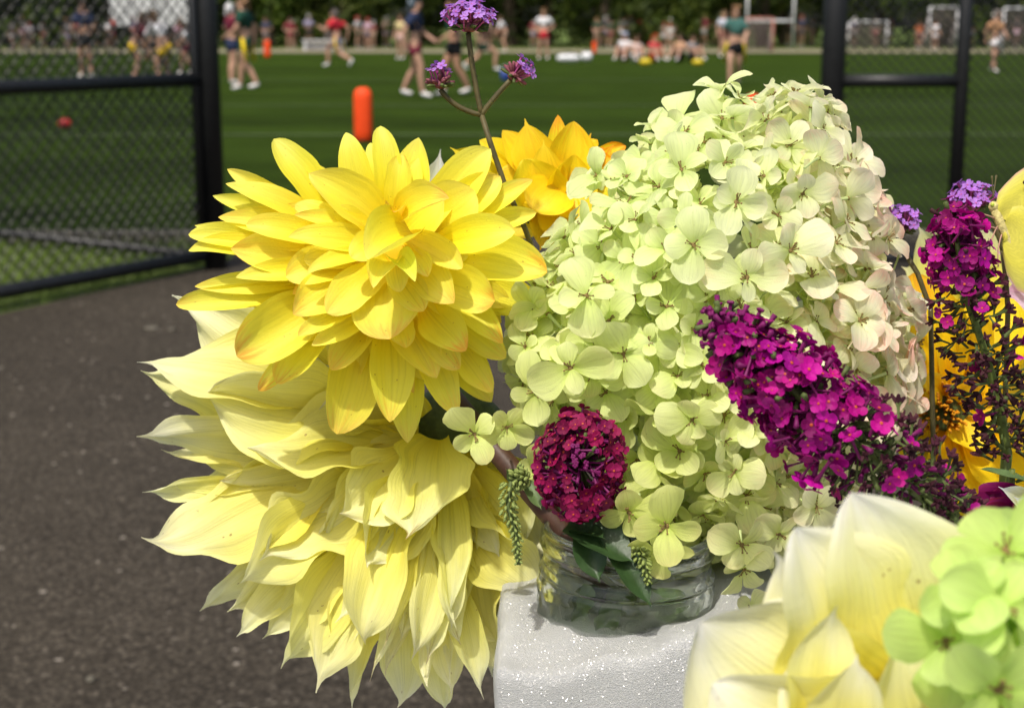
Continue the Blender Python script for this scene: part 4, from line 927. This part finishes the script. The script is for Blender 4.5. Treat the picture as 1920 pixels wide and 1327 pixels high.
def filler(mb, pos, nrm, size):
    R = frame(Vector(nrm).orthogonal(), nrm) @ Matrix.Rotation(rh.uniform(0, 6.28), 3, 'Z')
    for q in range(4):
        _, V, F, UV = rh.choice(SEP); A = R @ Matrix.Rotation(math.pi/2*q+rh.uniform(-.2, .2), 3, 'Z') @ Matrix.Rotation(rh.uniform(0, .5), 3, 'X')
        mb.add([Vector(pos)+A @ (v*size*.95) for v in V], F, 0, UV)
def poly_dist(poly, x, y):
    inside = False; best = 1e9; n = len(poly); bd = (0, 0)
    for i in range(n):
        x1, y1 = poly[i]; x2, y2 = poly[(i+1) % n]
        if (y1 > y) != (y2 > y) and x < (x2-x1)*(y-y1)/(y2-y1)+x1: inside = not inside
        dx, dy = x2-x1, y2-y1; t = max(0, min(1, ((x-x1)*dx+(y-y1)*dy)/(dx*dx+dy*dy))); qx, qy = x1+t*dx-x, y1+t*dy-y; d = math.hypot(qx, qy)
        if d < best: best = d; bd = (-qx, -qy)
    return (best if inside else -best), bd
def hydrangea(parent, poly, d_edge, H, Dm, nmax, minsep, size, colf, nfill, hidden=None):
    OFF[parent.name] = Vector(parent.location)
    xs = [p[0] for p in poly]; ys = [p[1] for p in poly]
    def surf(x, y):
        dd, bd = poly_dist(poly, x, y)
        if dd <= 0: return None
        q = min(1, dd/Dm); h = math.sqrt(max(0, 1-(1-q)**2)); return d_edge-H*h, q, bd, dd
    pts = []; tries = 0
    while len(pts) < nmax and tries < 60000:
        tries += 1; x, y = rh.uniform(min(xs), max(xs)), rh.uniform(min(ys), max(ys)); s = surf(x, y)
        if s is None: continue
        d, q, bd, dd = s; p = P(x, y, d)
        if hidden and hidden(x, y): continue
        if any((p-o[0]).length < minsep for o in pts): continue
        ln = math.hypot(*bd) or 1; out = (RT*(bd[0]/ln) - UP*(bd[1]/ln))*-1.0 if False else (RT*(-bd[0]/ln) + UP*(bd[1]/ln))
        w_ = 1-q; n = (-FW*(.35+q) + out*w_*1.1 + UP*.25).normalized()
        pts.append((p, n, x, y, d, q))
    for (p, n, x, y, d, q) in pts:
        nn = (n + Vector((rh.gauss(0, .40), rh.gauss(0, .40), rh.gauss(0, .40)))).normalized()
        p2 = p + n*rh.uniform(-.006, .008)
        floret(parent, p2, nn, size*rh.uniform(.82, 1.18), colf(x, y))
    mb = MB()
    for i in range(nfill):                                     # the inner florets, seen only through gaps
        p, n, x, y, d, q = rh.choice(pts); filler(mb, p - n*rh.uniform(.010, .022)+Vector((rh.gauss(0, .004), rh.gauss(0, .004), rh.gauss(0, .004))), n+Vector((rh.gauss(0, .4), rh.gauss(0, .4), rh.gauss(0, .4))), size*.9)
    for i in range(nfill//2):                                  # and the far side
        p, n, x, y, d, q = rh.choice(pts); filler(mb, P(x, y, d_edge+(d_edge-d)*.8), FW+Vector((rh.gauss(0, .4), 0, rh.gauss(0, .4))), size)
    o = mb.build('inner_florets', M['hyd'], parent); o['kind'] = 'stuff'; o.color = (*colf(sum(xs)/len(xs), sum(ys)/len(ys))[:3], .1)
    return pts
HPOLY = [(1150,350),(1205,310),(1270,262),(1345,215),(1400,245),(1450,205),(1500,200),(1545,235),(1590,300),(1620,370),(1655,440),(1685,530),(1700,620),(1700,690),(1690,740),(1670,800),(1640,880),(1560,930),(1500,960),(1420,1000),(1330,1020),(1250,1020),(1190,960),(1165,900),(1120,800),(1050,790),(985,760),(975,690),(985,610),(1010,545),(1050,490),(1090,430),(1115,385)]
def hcol(x, y):
    t = min(1, max(0, (x-1250)/430)) ; u = min(1, max(0, (y-450)/500))
    pink = max(0, t*1.25 - .30)*(1 if y < 850 else .3)*(.4 if y < 260 else 1)
    g = 1-t
    r = .95 + .14*t - .01*u; gg = 1.01 + .01*t - .03*u; b = .72 + .52*t - .18*u*(1-t) + .12*(1-u)
    return (r, gg, b, min(1.1, pink*rh.uniform(.2, 1.5)))
he = empty('hydrangea', P(1330, 900, .74)); OFF[he.name] = Vector(he.location)
hydrangea(he, HPOLY, .748, .088, 270, 298, .0113, .0145, hcol, 330)
# sprays that stand clear of the cone
for (x, y, d, nx, ny, nf, sz) in ((1352,172,.735,-.3,.9,.2,.0155),(1385,186,.725,.5,.8,.3,.014),(1450,185,.735,-.4,.9,.1,.0145),(1490,178,.73,.2,1,.2,.016),(1540,190,.735,.6,.8,.1,.014),(1560,225,.735,.9,.4,.2,.0125),(1228,240,.735,-.5,.9,.3,.012),(1120,330,.725,-.9,.4,.5,.013),(1092,425,.72,-.8,.3,.6,.0125),(1000,575,.70,-.7,.2,1,.0125),(985,650,.695,-.7,.1,1,.012),(890,812,.672,-.2,-.3,1,.0155),(950,800,.675,.2,-.2,1,.0135),(1005,735,.672,-.3,0,1,.0165),(1390,1020,.655,.1,-.2,1,.0165),(1395,1065,.66,.0,-.9,.7,.014),(1250,985,.645,-.1,-.2,1,.0175),(1180,960,.652,-.3,-.3,1,.0155),(1235,1030,.655,0,-.6,.8,.015),(1460,1000,.665,.3,-.4,1,.0135),(1410,1145,.675,0,.5,1,.0125),(1530,950,.66,.2,-.1,1,.013),(1690,700,.71,.9,0,.5,.0125),(1715,690,.715,1,.1,.3,.013),(1700,580,.715,.9,.2,.5,.014),(1650,420,.725,.9,.3,.4,.0135),(1620,350,.73,.8,.5,.3,.013),(1070,690,.655,-.2,0,1,.017),(1100,555,.655,-.2,.2,1,.016),(1380,380,.652,.0,.2,1,.0165),(1300,460,.648,-.2,.2,1,.0165),(1400,520,.645,0,.1,1,.017),(1480,470,.65,.3,.2,1,.0175),(1610,600,.668,.3,.1,1,.016),(1010,880,.70,-.2,-.2,1,.012)):
    floret(he, P(x, y, d), (RT*nx+UP*ny-FW*nf).normalized(), sz, hcol(x, y))
f = MB()
for i in range(46):                                            # branchlets inside the panicle
    a = P(1300+rh.uniform(-30, 30), rh.uniform(400, 1000), .725); b = P(1310+rh.uniform(-170, 190), rh.uniform(430, 950), .725-rh.uniform(.0, .03)); f.tube(bez(a, a.lerp(b, .5)+Vector((0, 0, -.008)), b, 4), [.0016, .0014, .0012, .0010, .0008], 5)
f.build('branchlets', M['pale_stem'], he)
f = MB(); st = bez(P(1310, 430, .73), P(1290, 900, .735), P(1230, 1020, .715), 12)[:-1]+bez(P(1230, 1020, .715), P(1210, 1070, .71), JB+Vector((.006, .004, .018)), 5); f.tube(st, .0032, 8); f.build('stem', M['stem_green'], he)
tag(he, 'large lime green to blush cream cone hydrangea standing in the jar', 'hydrangea')
# foreground hydrangea
h2 = empty('hydrangea', P(1880, 1300, .42)); OFF[h2.name] = Vector(h2.location)
hydrangea(h2, [(1780,1230),(1805,1160),(1845,1105),(1890,1060),(1950,1030),(2060,1020),(2180,1070),(2200,1250),(2120,1430),(1960,1480),(1850,1440),(1790,1330),(1745,1270)], .425, .045, 190, 46, .0150, .0168, lambda x, y: (.74*rh.uniform(.94, 1.06), .92, .46, .05), 60)
for (x, y, d, nx, ny, nf, sz) in ((1885,1035,.385,-.2,.8,.8,.0165),(1775,1200,.375,-.5,.2,.8,.015),(1880,1140,.365,-.2,.3,1,.016),(1870,1290,.36,-.1,-.2,1,.0175),(1815,1110,.37,-.5,.4,.8,.014)):
    floret(h2, P(x, y, d), (RT*nx+UP*ny-FW*nf).normalized(), sz, (.74, .92, .44, .02))
f = MB(); st = bez(P(1930, 1200, .42), P(1900, 1600, .42), J2+Vector((.006, 0, .02)), 12); f.tube(st, .003, 8); f.build('stem', M['stem_green'], h2)
tag(h2, 'bright lime green hydrangea beside the broad petalled cream dahlia', 'hydrangea')

# ------------------------------------------------------------------ butterfly bush and verbena florets
def tiny_floret(name, lobes, rad_, tube, mats, seed, notch=False, lw=.62):
    r = random.Random(seed); f = MB()
    f.tube([(0, 0, -tube), (0, 0, -tube*.4), (0, 0, 0)], [rad_*.16, rad_*.14, rad_*.24], 5, 1, cap=False)
    for q in range(lobes):
        a = 2*math.pi*q/lobes+r.uniform(-.12, .12); c, s = math.cos(a), math.sin(a); z = rad_*r.uniform(-.1, .45); l = rad_*r.uniform(.85, 1.1); wd = rad_*lw*r.uniform(.85, 1.1)
        pts = [(0.10, -.18, 0), (.10, .18, 0), (.45, .48, .35), (.80, .50, .8), (1.0, .22, 1.0), (.90 if notch else 1.03, 0, 1.0), (1.0, -.22, 1.0), (.80, -.50, .8), (.45, -.48, .35)]
        V = [(x*l*c-y*wd*s*1.6, x*l*s+y*wd*c*1.6, k*z) for x, y, k in pts] + [(.5*l*c, .5*l*s, .45*z-rad_*.12)]
        f.add(V, [(i, (i+1) % 9, 9) for i in range(9)], 0)
    f.ellipsoid((0, 0, rad_*.02), (rad_*.17, rad_*.17, rad_*.06), 6, 3, 2)
    me = bpy.data.meshes.new(name); me.from_pydata(f.V, [], f.F)
    for m in mats: me.materials.append(M[m])
    me.polygons.foreach_set('material_index', f.M); me.update(); return me
def calyx_mesh(name, r0, ln, mats, seed, spread=True):
    r = random.Random(seed); f = MB(); f.tube([(0, 0, -ln*1.2), (0, 0, -ln*.3), (0, 0, ln*.2)], [r0*.35, r0*.4, r0*.9], 5, 1)
    for q in range(4):
        a = math.pi/2*q+r.uniform(-.4, .4); f.tube([(0, 0, 0), (math.cos(a)*r0*.7, math.sin(a)*r0*.7, ln*.35), (math.cos(a)*r0*(1.7 if spread else .6), math.sin(a)*r0*(1.7 if spread else .6), ln*r.uniform(.5, .9))], [r0*.6, r0*.7, r0*.35], 4, 0)
    me = bpy.data.meshes.new(name); me.from_pydata(f.V, [], f.F)
    for m in mats: me.materials.append(M[m])
    me.polygons.foreach_set('material_index', f.M); me.update(); return me
BUD = [tiny_floret('floret', 4, 1.0, 2.6, ('magenta', 'tube', 'eye'), s, lw=.66) for s in range(4)]
BUC = [tiny_floret('floret', 4, 1.0, 3.2, ('crimson', 'tube', 'eye'), s+10, lw=.66) for s in range(4)]
VER = [tiny_floret('floret', 5, 1.0, 3.0, ('lilac', 'lilac_tube', 'lilac_tube'), s+20, True, .42) for s in range(3)]
DRY = [calyx_mesh('withered_floret', .32, 1.0, ('dry', 'calyx'), s) for s in range(3)]
def tube_bud(seed):
    r = random.Random(seed); f = MB(); f.tube([(0, 0, -2.0), (0, 0, -1.2), (.03, 0, 0)], [.16, .20, .13], 6, 1); f.tube([(.03, 0, -.9), (.03, 0, .35)], [.13, .16], 6, 0)
    for q in range(4): a = math.pi/2*q+r.uniform(-.3, .3); f.ellipsoid((.03+math.cos(a)*.17, math.sin(a)*.17, .42), (.20, .20, .16), 6, 4, 0)
    me = bpy.data.meshes.new('bud'); me.from_pydata(f.V, [], f.F)
    for m in ('tube', 'calyx'): me.materials.append(M[m])
    me.polygons.foreach_set('material_index', f.M); me.update(); return me
TUB = [tube_bud(s+5) for s in range(3)]
def put(parent, me, pos, dirn, size, col=(1, 1, 1, 1), rnd=random):
    o = bpy.data.objects.new(me.name.split('.')[0], me); COL.objects.link(o); o.parent = parent
    R = frame(Vector(dirn).orthogonal(), dirn) @ Matrix.Rotation(rnd.uniform(0, 6.28), 3, 'Z')
    o.matrix_basis = Matrix.Translation(Vector(pos)-Vector(OFF.get(parent.name, parent.location))) @ R.to_4x4() @ Matrix.Scale(size, 4); o.color = col; return o
def spike(label, pts, radii, n, seed, fl, fs, dryf, tipf, nbuds=26, cat='flower spike', ds=1.0, stem_to=None, ndry=120, fillm=0):
    """pts: axis points (px, py, depth), radii in px; dryf(t): share of withered florets along the axis"""
    r = random.Random(seed); A = [P(*p) for p in pts]; e = empty('butterfly_bush_spike', A[-1]); OFF[e.name] = Vector(A[-1]); n_ = len(A)-1
    def ax(t):
        q = min(t*n_, n_-1e-6); i = int(q); f_ = q-i; tn = (A[i+1]-A[i]).normalized(); d = pts[i][2]*(1-f_)+pts[i+1][2]*f_
        return A[i].lerp(A[i+1], f_), tn, S(radii[i]*(1-f_)+radii[i+1]*f_, d)
    st = MB(); st.tube([ax(i/20)[0] for i in range(21)], [.0008+.0016*i/20 for i in range(21)], 7)
    if stem_to is not None: st.tube(bez(A[-1], A[-1].lerp(Vector(stem_to), .5)+Vector((0, 0, -.015)), stem_to, 10), .0026, 7)
    st.build('stem', M['stem_green'], e)
    made = 0; ga = 2.39996; dn = 0
    br = MB()
    for i in range(n):
        t = ((i+.5)/n)**.85; c, tn, R = ax(t); th = i*ga + r.uniform(-.3, .3); o1 = tn.orthogonal().normalized(); o2 = tn.cross(o1); out = o1*math.cos(th)+o2*math.sin(th)
        tipb = max(0, 1-t/.25)
        dirn = (out - tn*(.15+.9*tipb) + Vector((r.gauss(0, .42), r.gauss(0, .42), r.gauss(0, .42)))).normalized()
        pos = c + out*R*r.uniform(.70, 1.12)
        if r.random() < .45: br.tube(bez(c, c+out*R*.4-tn*.002, pos-dirn*fs*1.5, 3), [.0006, .0005, .0004, .0004], 4)
        if r.random() < dryf(t):
            k = r.uniform(.5, 1.8); put(e, r.choice(DRY), pos, dirn, fs*ds*r.uniform(.7, 1.15), (k, k*r.uniform(.6, 1), k, 1), r)
        elif t < tipf: put(e, r.choice(TUB), pos, dirn, fs*r.uniform(.9, 1.3), rnd=r)
        else:
            k = r.uniform(.45, 1.25); put(e, r.choice(fl), pos, dirn, fs*r.uniform(.6, 1.15), (k*r.uniform(.9, 1.1), k, k*r.uniform(.8, 1.25), 1), r)
    b_ = br.build('branchlets', M['calyx'], e); b_['kind'] = 'stuff'
    # inner calyces that fill the spike
    mb = MB()
    for i in range(ndry):
        t = r.uniform(.03, 1); c, tn, R = ax(t); out = Vector((r.gauss(0, 1), r.gauss(0, 1), r.gauss(0, 1))).normalized(); p = c+out*R*r.uniform(.2, .75); q = p+out*fs*1.6
        mb.tube([p, q], [fs*.16, fs*.30], 5, 0 if r.random() < .55 else 1)
    o = mb.build('inner_calyces', None, e, mats=[M['tube'] if fillm > 60 else M['dry'], M['calyx']]); o['kind'] = 'stuff'
    mb = MB(); src = [([v.co.copy() for v in me.vertices], [tuple(p.vertices) for p in me.polygons], [p.material_index for p in me.polygons]) for me in fl]
    for i in range(fillm):
        t = r.uniform(.08, .5 if fillm > 100 else .36); c, tn, R = ax(t); th = r.uniform(0, 6.28); o1 = tn.orthogonal().normalized(); o2 = tn.cross(o1); out = o1*math.cos(th)+o2*math.sin(th)
        dirn = (out-tn*.2+Vector((r.gauss(0, .3), r.gauss(0, .3), r.gauss(0, .3)))).normalized(); Q = frame(dirn.orthogonal(), dirn); b = c+out*R*r.uniform(.55, .85); V, F, mi = r.choice(src)
        n0 = len(mb.M); mb.add([b+Q @ (v*fs*.95) for v in V], F); mb.M[n0:] = mi
    o = mb.build('inner_florets', None, e, False, mats=list(fl[0].materials)); o['kind'] = 'stuff'; o.color = (.8, .8, .8, 1)
    return tag(e, label, cat)
spike('long magenta butterfly bush spike lying across the hydrangea', [(1335,585,.585),(1400,655,.578),(1500,745,.575),(1600,830,.578),(1700,905,.585),(1790,985,.60)], [22,70,102,110,96,62], 290, 31, BUD, .0040, lambda t: .03 if t < .42 else min(.96, .08+(t-.5)*3.6) if t > .5 else .02, .15, stem_to=J3+Vector((-.01, -.012, .03)), ndry=360, ds=1.15, fillm=170)
spike('magenta butterfly bush spike with withered lower half beside the butterfly', [(1782,385,.70),(1795,460,.69),(1805,540,.695),(1840,640,.70),(1870,740,.705),(1888,850,.71)], [30,60,58,70,64,44], 185, 32, BUD, .0040, lambda t: 0 if t < .36 else min(.97, .45+(t-.36)*3), .0, stem_to=J3+Vector((.004, -.008, .03)), ndry=80, ds=1.25, fillm=50)
# the round head seen end on
se = empty('butterfly_bush_flower', P(1090, 900, .66)); OFF[se.name] = Vector(se.location); rb = random.Random(8); hc = P(1088, 872, .655)
for i in range(210):
    z = 1-1.75*(i+.5)/210; ph = i*2.39996; q = math.sqrt(max(0, 1-z*z)); dirn = (RT*(q*math.cos(ph)) + UP*(q*math.sin(ph)) - FW*z)
    if z > .90: continue
    pos = hc + RT*(q*math.cos(ph)*S(82, .65)) + UP*(q*math.sin(ph)*S(100, .65)) - FW*(z*.020 - .006*max(0, z-.6)*3)
    k = rb.uniform(.55, 1.25); low = q*math.sin(ph)
    put(se, rb.choice(BUC), hc+(pos-hc)*rb.uniform(.84, 1.10), (dirn+Vector((rb.gauss(0, .35), rb.gauss(0, .35), rb.gauss(0, .35)))).normalized(), .0031*rb.uniform(.8, 1.2), (k*rb.uniform(.9, 1.2), k, k, 1), rb)
for i in range(13):
    a = rb.uniform(0, 6.28); q = rb.uniform(.02, .34); pos = hc + (RT*math.cos(a)+UP*math.sin(a))*S(85, .65)*q + UP*S(25, .65) - FW*(.013); put(se, rb.choice(TUB), pos, (-FW+(RT*math.cos(a)+UP*math.sin(a))*2.2*q+UP*.3).normalized(), .0036, rnd=rb)
mb = MB()
for i in range(70):
    a = Vector((rb.gauss(0, 1), rb.gauss(0, 1), rb.gauss(0, 1))).normalized(); mb.tube([hc, hc+Vector((a.x*S(78, .65), a.y*.016, a.z*S(90, .65)))], [.0006, .0008], 5, i % 2)
o = mb.build('branchlets', None, se, mats=[M['tube'], M['calyx']]); o['kind'] = 'stuff'
f = MB(); st = bez(hc+FW*.004, P(1095, 960, .67), JB+Vector((-.004, -.006, .03)), 8); f.tube(st, .0022, 8); f.build('stem', M['stem_green'], se)
# its leaves: flat lance shaped blades, some inside the jar
def leaf(parent, B, T, W, nh, mat, arch=-.6, **kw):
    return petal_at(parent, B, T, W, nh, mat, (1, 1, 1, 0), 'leaf', kind='point', a0=.3, a1=arch, cup=.35, crease=.10, wave=.05, nu=8, nv=14, rnd=rb, **kw)
leaf(se, P(1062, 985, .662), P(1190, 1055, .650), S(90, .66), UP-FW*.8, M['leaf'])
leaf(se, P(1120, 985, .662), P(1222, 1140, .648), S(62, .66), -FW+RT*.5, M['leaf'])
leaf(se, P(1090, 990, .664), P(1125, 1092, .650), S(60, .66), -FW, M['leaf'])
leaf(se, P(1060, 1000, .668), P(1135, 1010, .648), S(50, .66), UP-FW*.3, M['leaf'])
leaf(se, P(1130, 1100, .70), P(1060, 1185, .690), S(60, .69), -FW, M['leaf'])
leaf(se, P(1150, 1110, .70), P(1180, 1190, .688), S(60, .69), -FW, M['leaf_light'])
leaf(se, P(1200, 1100, .71), P(1250, 1185, .700), S(60, .69), -FW, M['leaf'])
for (x0, y0, x1, y1, d_, w_) in ((1230,1110,1290,1170,.70,50),(1160,1130,1120,1195,.68,44),(1100,1100,1090,1190,.69,36)):
    leaf(se, P(x0, y0, d_), P(x1, y1, d_-.006), S(w_, .69), -FW+UP*.3, M['leaf_light'])
leaf(se, P(985, 900, .668), P(1015, 955, .662), S(34, .66), -FW+RT*.4, M['leaf_light'])
leaf(se, P(978, 905, .668), P(948, 878, .660), S(30, .66), -FW, M['leaf_light'])
# tassels of green buds
def tassel(pts, r0, n, seed):
    r = random.Random(seed); A = [P(*p) for p in pts]; t = MB(); t.tube(A, [.0011]*len(A), 6); tn = t.build('tassel', M['calyx'], se); OFF[tn.name] = OFF[se.name]
    f = MB(); f.ellipsoid((0, 0, 0), (.5, .5, 1), 6, 5); me = bpy.data.meshes.new('bud'); me.from_pydata(f.V, [], f.F); me.materials.append(M['bud']); me.polygons.foreach_set('use_smooth', [True]*len(me.polygons))
    for i in range(n):
        q = (i+.5)/n*(len(A)-1-1e-4); k = int(q); c = A[k].lerp(A[k+1], q-k); ax_ = (A[k+1]-A[k]).normalized(); o1 = ax_.orthogonal().normalized(); o2 = ax_.cross(o1); th = i*2.4; out = o1*math.cos(th)+o2*math.sin(th); tt = i/n
        R = S(r0, .66)*(1-.75*max(0, (tt-.35)/.65))*r.uniform(.7, 1.1)
        put(tn, me, c+out*R*.75, (out+ax_*.8).normalized(), .0014*(1.25-.5*tt)*r.uniform(.8, 1.2), rnd=r)
tassel([(985,895,.662),(958,905,.660),(952,950,.658),(968,1000,.657),(972,1058,.657)], 24, 120, 3)
tassel([(1195,1030,.655),(1208,1050,.650),(1216,1095,.648)], 18, 48, 4)
tassel([(985,895,.664),(972,872,.664)], 12, 14, 5)
tag(se, 'round crimson butterfly bush head over the jar with drooping green bud tassel', 'flower head')

# ---- verbena
def verbena(label, joint, heads, base_pts, depth, seed, root):
    r = random.Random(seed); e = empty('verbena', P(*base_pts[-1], depth)); OFF[e.name] = Vector(e.location)
    pts = [P(x, y, depth) for x, y in base_pts]; f = MB(); f.tube(pts+bez(pts[-1], pts[-1].lerp(Vector(root), .5), Vector(root), 8)[1:], [.0013]*(len(pts)+3)+[.0017]*5, 7); f.build('stem', M['stem_green' if False else 'stem_verb'], e)
    for (hx, hy, ctrl, nrm, Rp, n, open_) in heads:
        top = P(hx, hy, depth-.002); br = MB(); brp = bez(P(*joint, depth), P(*ctrl, depth-.001), top, 10); br.tube(brp, [.00125]*11, 7)
        for q in range(26):
            c = brp[1+q % 9]; d = Vector((r.gauss(0, 1), r.gauss(0, 1), r.gauss(0, 1))).normalized(); br.tube([c, c+d*.0028], [.00016, .00008], 3)
        br.build('branch', M['stem_verb'], e)
        nv = (RT*nrm[0]+UP*nrm[1]-FW*.25).normalized(); c0 = top; R = S(Rp, depth)
        hd = MB(); hd.ellipsoid(c0+nv*R*.25, (R*.34, R*.34, R*.24), 10, 6, jit=.1); h = hd.build('flower_head', M['verb_calyx'], e); OFF[h.name] = OFF[e.name]
        cal = MB()
        for i in range(int(n*1.6)+16):
            z = r.uniform(-.25, 1); ph = r.uniform(0, 6.28); q = math.sqrt(1-z*z); o1 = nv.orthogonal().normalized(); o2 = nv.cross(o1); d = (o1*math.cos(ph)*q+o2*math.sin(ph)*q+nv*z).normalized()
            cal.tube([c0+nv*R*.2, c0+nv*R*.25+d*R*.6, c0+nv*R*.25+d*R*.78], [.0005, .0009, .0005], 5, 1 if z < .05 else 0)
        o = cal.build('calyces', None, h, mats=[M['verb_calyx'], M['calyx']]); o['kind'] = 'stuff'
        for i in range(n):
            z = (1-.95*(i+.5)/n) if open_ is None else r.uniform(.35, 1); ph = i*2.39996; q = math.sqrt(1-z*z); d = (o1*math.cos(ph)*q+o2*math.sin(ph)*q+nv*(z+.25)).normalized()
            if open_ is not None: d = (d+(RT*open_[0]+UP*open_[1])*.8).normalized()
            k = r.uniform(.8, 1.25); put(h, r.choice(VER), c0+nv*R*.15+d*R*r.uniform(.85, 1.25), (d+nv*.35+Vector((r.gauss(0, .2),)*3)).normalized(), .0025*r.uniform(.85, 1.15)*(depth/.7), (k, k*r.uniform(.8, 1.1), k, 1), r)
    return tag(e, label, 'verbena')
verbena('purple verbena with three heads rising above the yellow dahlia', (903, 216), [(878, 62, (886, 140), (0, 1), 50, 40, None), (826, 168, (850, 205), (-.1, 1), 36, 8, (-.1, .8)), (958, 150, (915, 195), (.6, .7), 36, 9, (.8, .4))], [(903, 216), (920, 270), (946, 345), (985, 430)], .71, 41, P(1060, 640, .765))
verbena('purple verbena head between the hydrangea and the purple spike', (1700, 480), [(1688, 440, (1695, 460), (-.2, 1), 42, 30, None)], [(1700, 480), (1720, 512), (1745, 580)], .755, 42, J3+Vector((-.014, 0, .03)))
verbena('purple verbena head beside the butterfly', (1880, 470), [(1822, 395, (1872, 420), (-.1, 1), 44, 34, None)], [(1880, 470), (1886, 520), (1890, 580)], .745, 43, J3+Vector((.014, 0, .03)))

# long slender leaf at the right edge
lf = petal_at(None, P(1960, 905, .70), P(1838, 880, .69), S(28, .69), UP-FW*.6, M['leaf_light'], (1, 1, 1, 0), 'long_leaf', kind='point', a0=.1, a1=-.2, cup=.4, nu=6, nv=12) if False else None
le_ = empty('leafy_stem', P(1900, 1000, .70)); OFF[le_.name] = Vector(le_.location)
leaf(le_, P(1935, 905, .705), P(1832, 878, .695), S(24, .69), UP-FW*.6, M['leaf_light'], -.2)
leaf(le_, P(1905, 905, .705), P(1990, 870, .70), S(24, .69), UP-FW*.6, M['leaf_light'], -.2)
f = MB(); f.tube(bez(P(1898, 880, .703), P(1900, 960, .71), J3+Vector((.012, -.004, .03)), 10), .0014, 7); f.build('stem', M['stem_green'], le_)
tag(le_, 'slender green leaves on a stem below the withered purple spike', 'leafy stem')

# ---- butterfly
be = empty('butterfly', P(1880, 440, .70)); OFF[be.name] = Vector(be.location); BD = .70
def wing(outline, root, label, d, mat, dz=.0):
    ctr = outline; n = len(ctr); V = [P(root[0], root[1], d)]; UV = [(.5, 0)]; F = []; K = 6
    for k in range(1, K+1):
        for (x, y) in ctr:
            t = k/K; bulge = .0016*math.sin(t*math.pi)
            V.append(P(root[0]+(x-root[0])*t, root[1]+(y-root[1])*t, d-bulge+dz*t)); UV.append((math.atan2(y-root[1], x-root[0])/6.28+.5, t))
    for i in range(n-1): F.append((0, 1+i, 2+i))
    for k in range(K-1):
        for i in range(n-1): a = 1+k*n+i; F.append((a, a+n, a+n+1, a+1))
    return mesh_obj(label, V, F, mat, be, True, UV)
hind = [(1895,452),(1880,478),(1888,515),(1908,545),(1940,560),(1980,550),(2005,515),(2008,470),(1995,430),(1960,395),(1925,375),(1900,385)]
fore = [(1868,378),(1872,360),(1885,345),(1905,325),(1930,308),(1965,295),(1995,300),(1990,340),(1975,390),(1950,430)]
for sgn in (0, 1):
    wing(hind, (1880, 425), 'hind_wing', BD+.002*(sgn*2-1)+.0015, M['wing'], .012*sgn)
    wing(fore, (1876, 410), 'fore_wing', BD+.003*(sgn*2-1)+.003, M['wing'], .016*sgn)
f = MB(); f.ellipsoid(P(1922, 342, .696), (.0011, .0005, .0011), 8, 5); f.build('wing_spot', M['dry'], be)
M['fur'] = simple('yellow_fur', (.58, .50, .20), .9, .1, .3, 500, .6); M['pinkfur'] = simple('pinkish_leg', (.45, .25, .18), .7); M['beye'] = simple('green_eye', (.40, .50, .05), .25, .6)
f = MB(); f.tube(bez(P(1862, 388, BD), P(1880, 430, BD), P(1912, 500, BD), 10), [.0010, .0019, .0022, .0022, .0021, .0019, .0017, .0015, .0013, .0010, .0006], 10); f.build('body', M['fur'], be)
f = MB(); f.ellipsoid(P(1863, 388, BD), (.0023, .0022, .0026), 12, 8, jit=.05); hd = f.build('head', M['fur'], be); OFF[hd.name] = OFF[be.name]
f = MB(); f.ellipsoid(P(1861, 384, BD-.0018), (.0009, .0008, .0011), 10, 6); f.build('eye', M['beye'], hd)
for dx in (0, 8):
    f = MB(); f.tube(bez(P(1862, 372, BD), P(1861+dx*.5, 350, BD), P(1860+dx, 330, BD+.001*dx), 8), [.0003]*7+[.0004, .0006], 5); f.build('antenna', M['stem_verb'], hd)
for (x0, y0, x1, y1, x2, y2) in ((1866,410,1842,398,1826,402),(1870,425,1858,445,1855,470),(1878,440,1868,470,1872,500),(1872,430,1848,420,1838,430)):
    f = MB(); f.tube(bez(P(x0, y0, BD-.001), P(x1, y1, BD-.003), P(x2, y2, BD-.004), 6), .00035, 5); f.build('leg', M['pinkfur'], be)
tag(be, 'yellow green butterfly with folded wings perched on the verbena', 'butterfly')
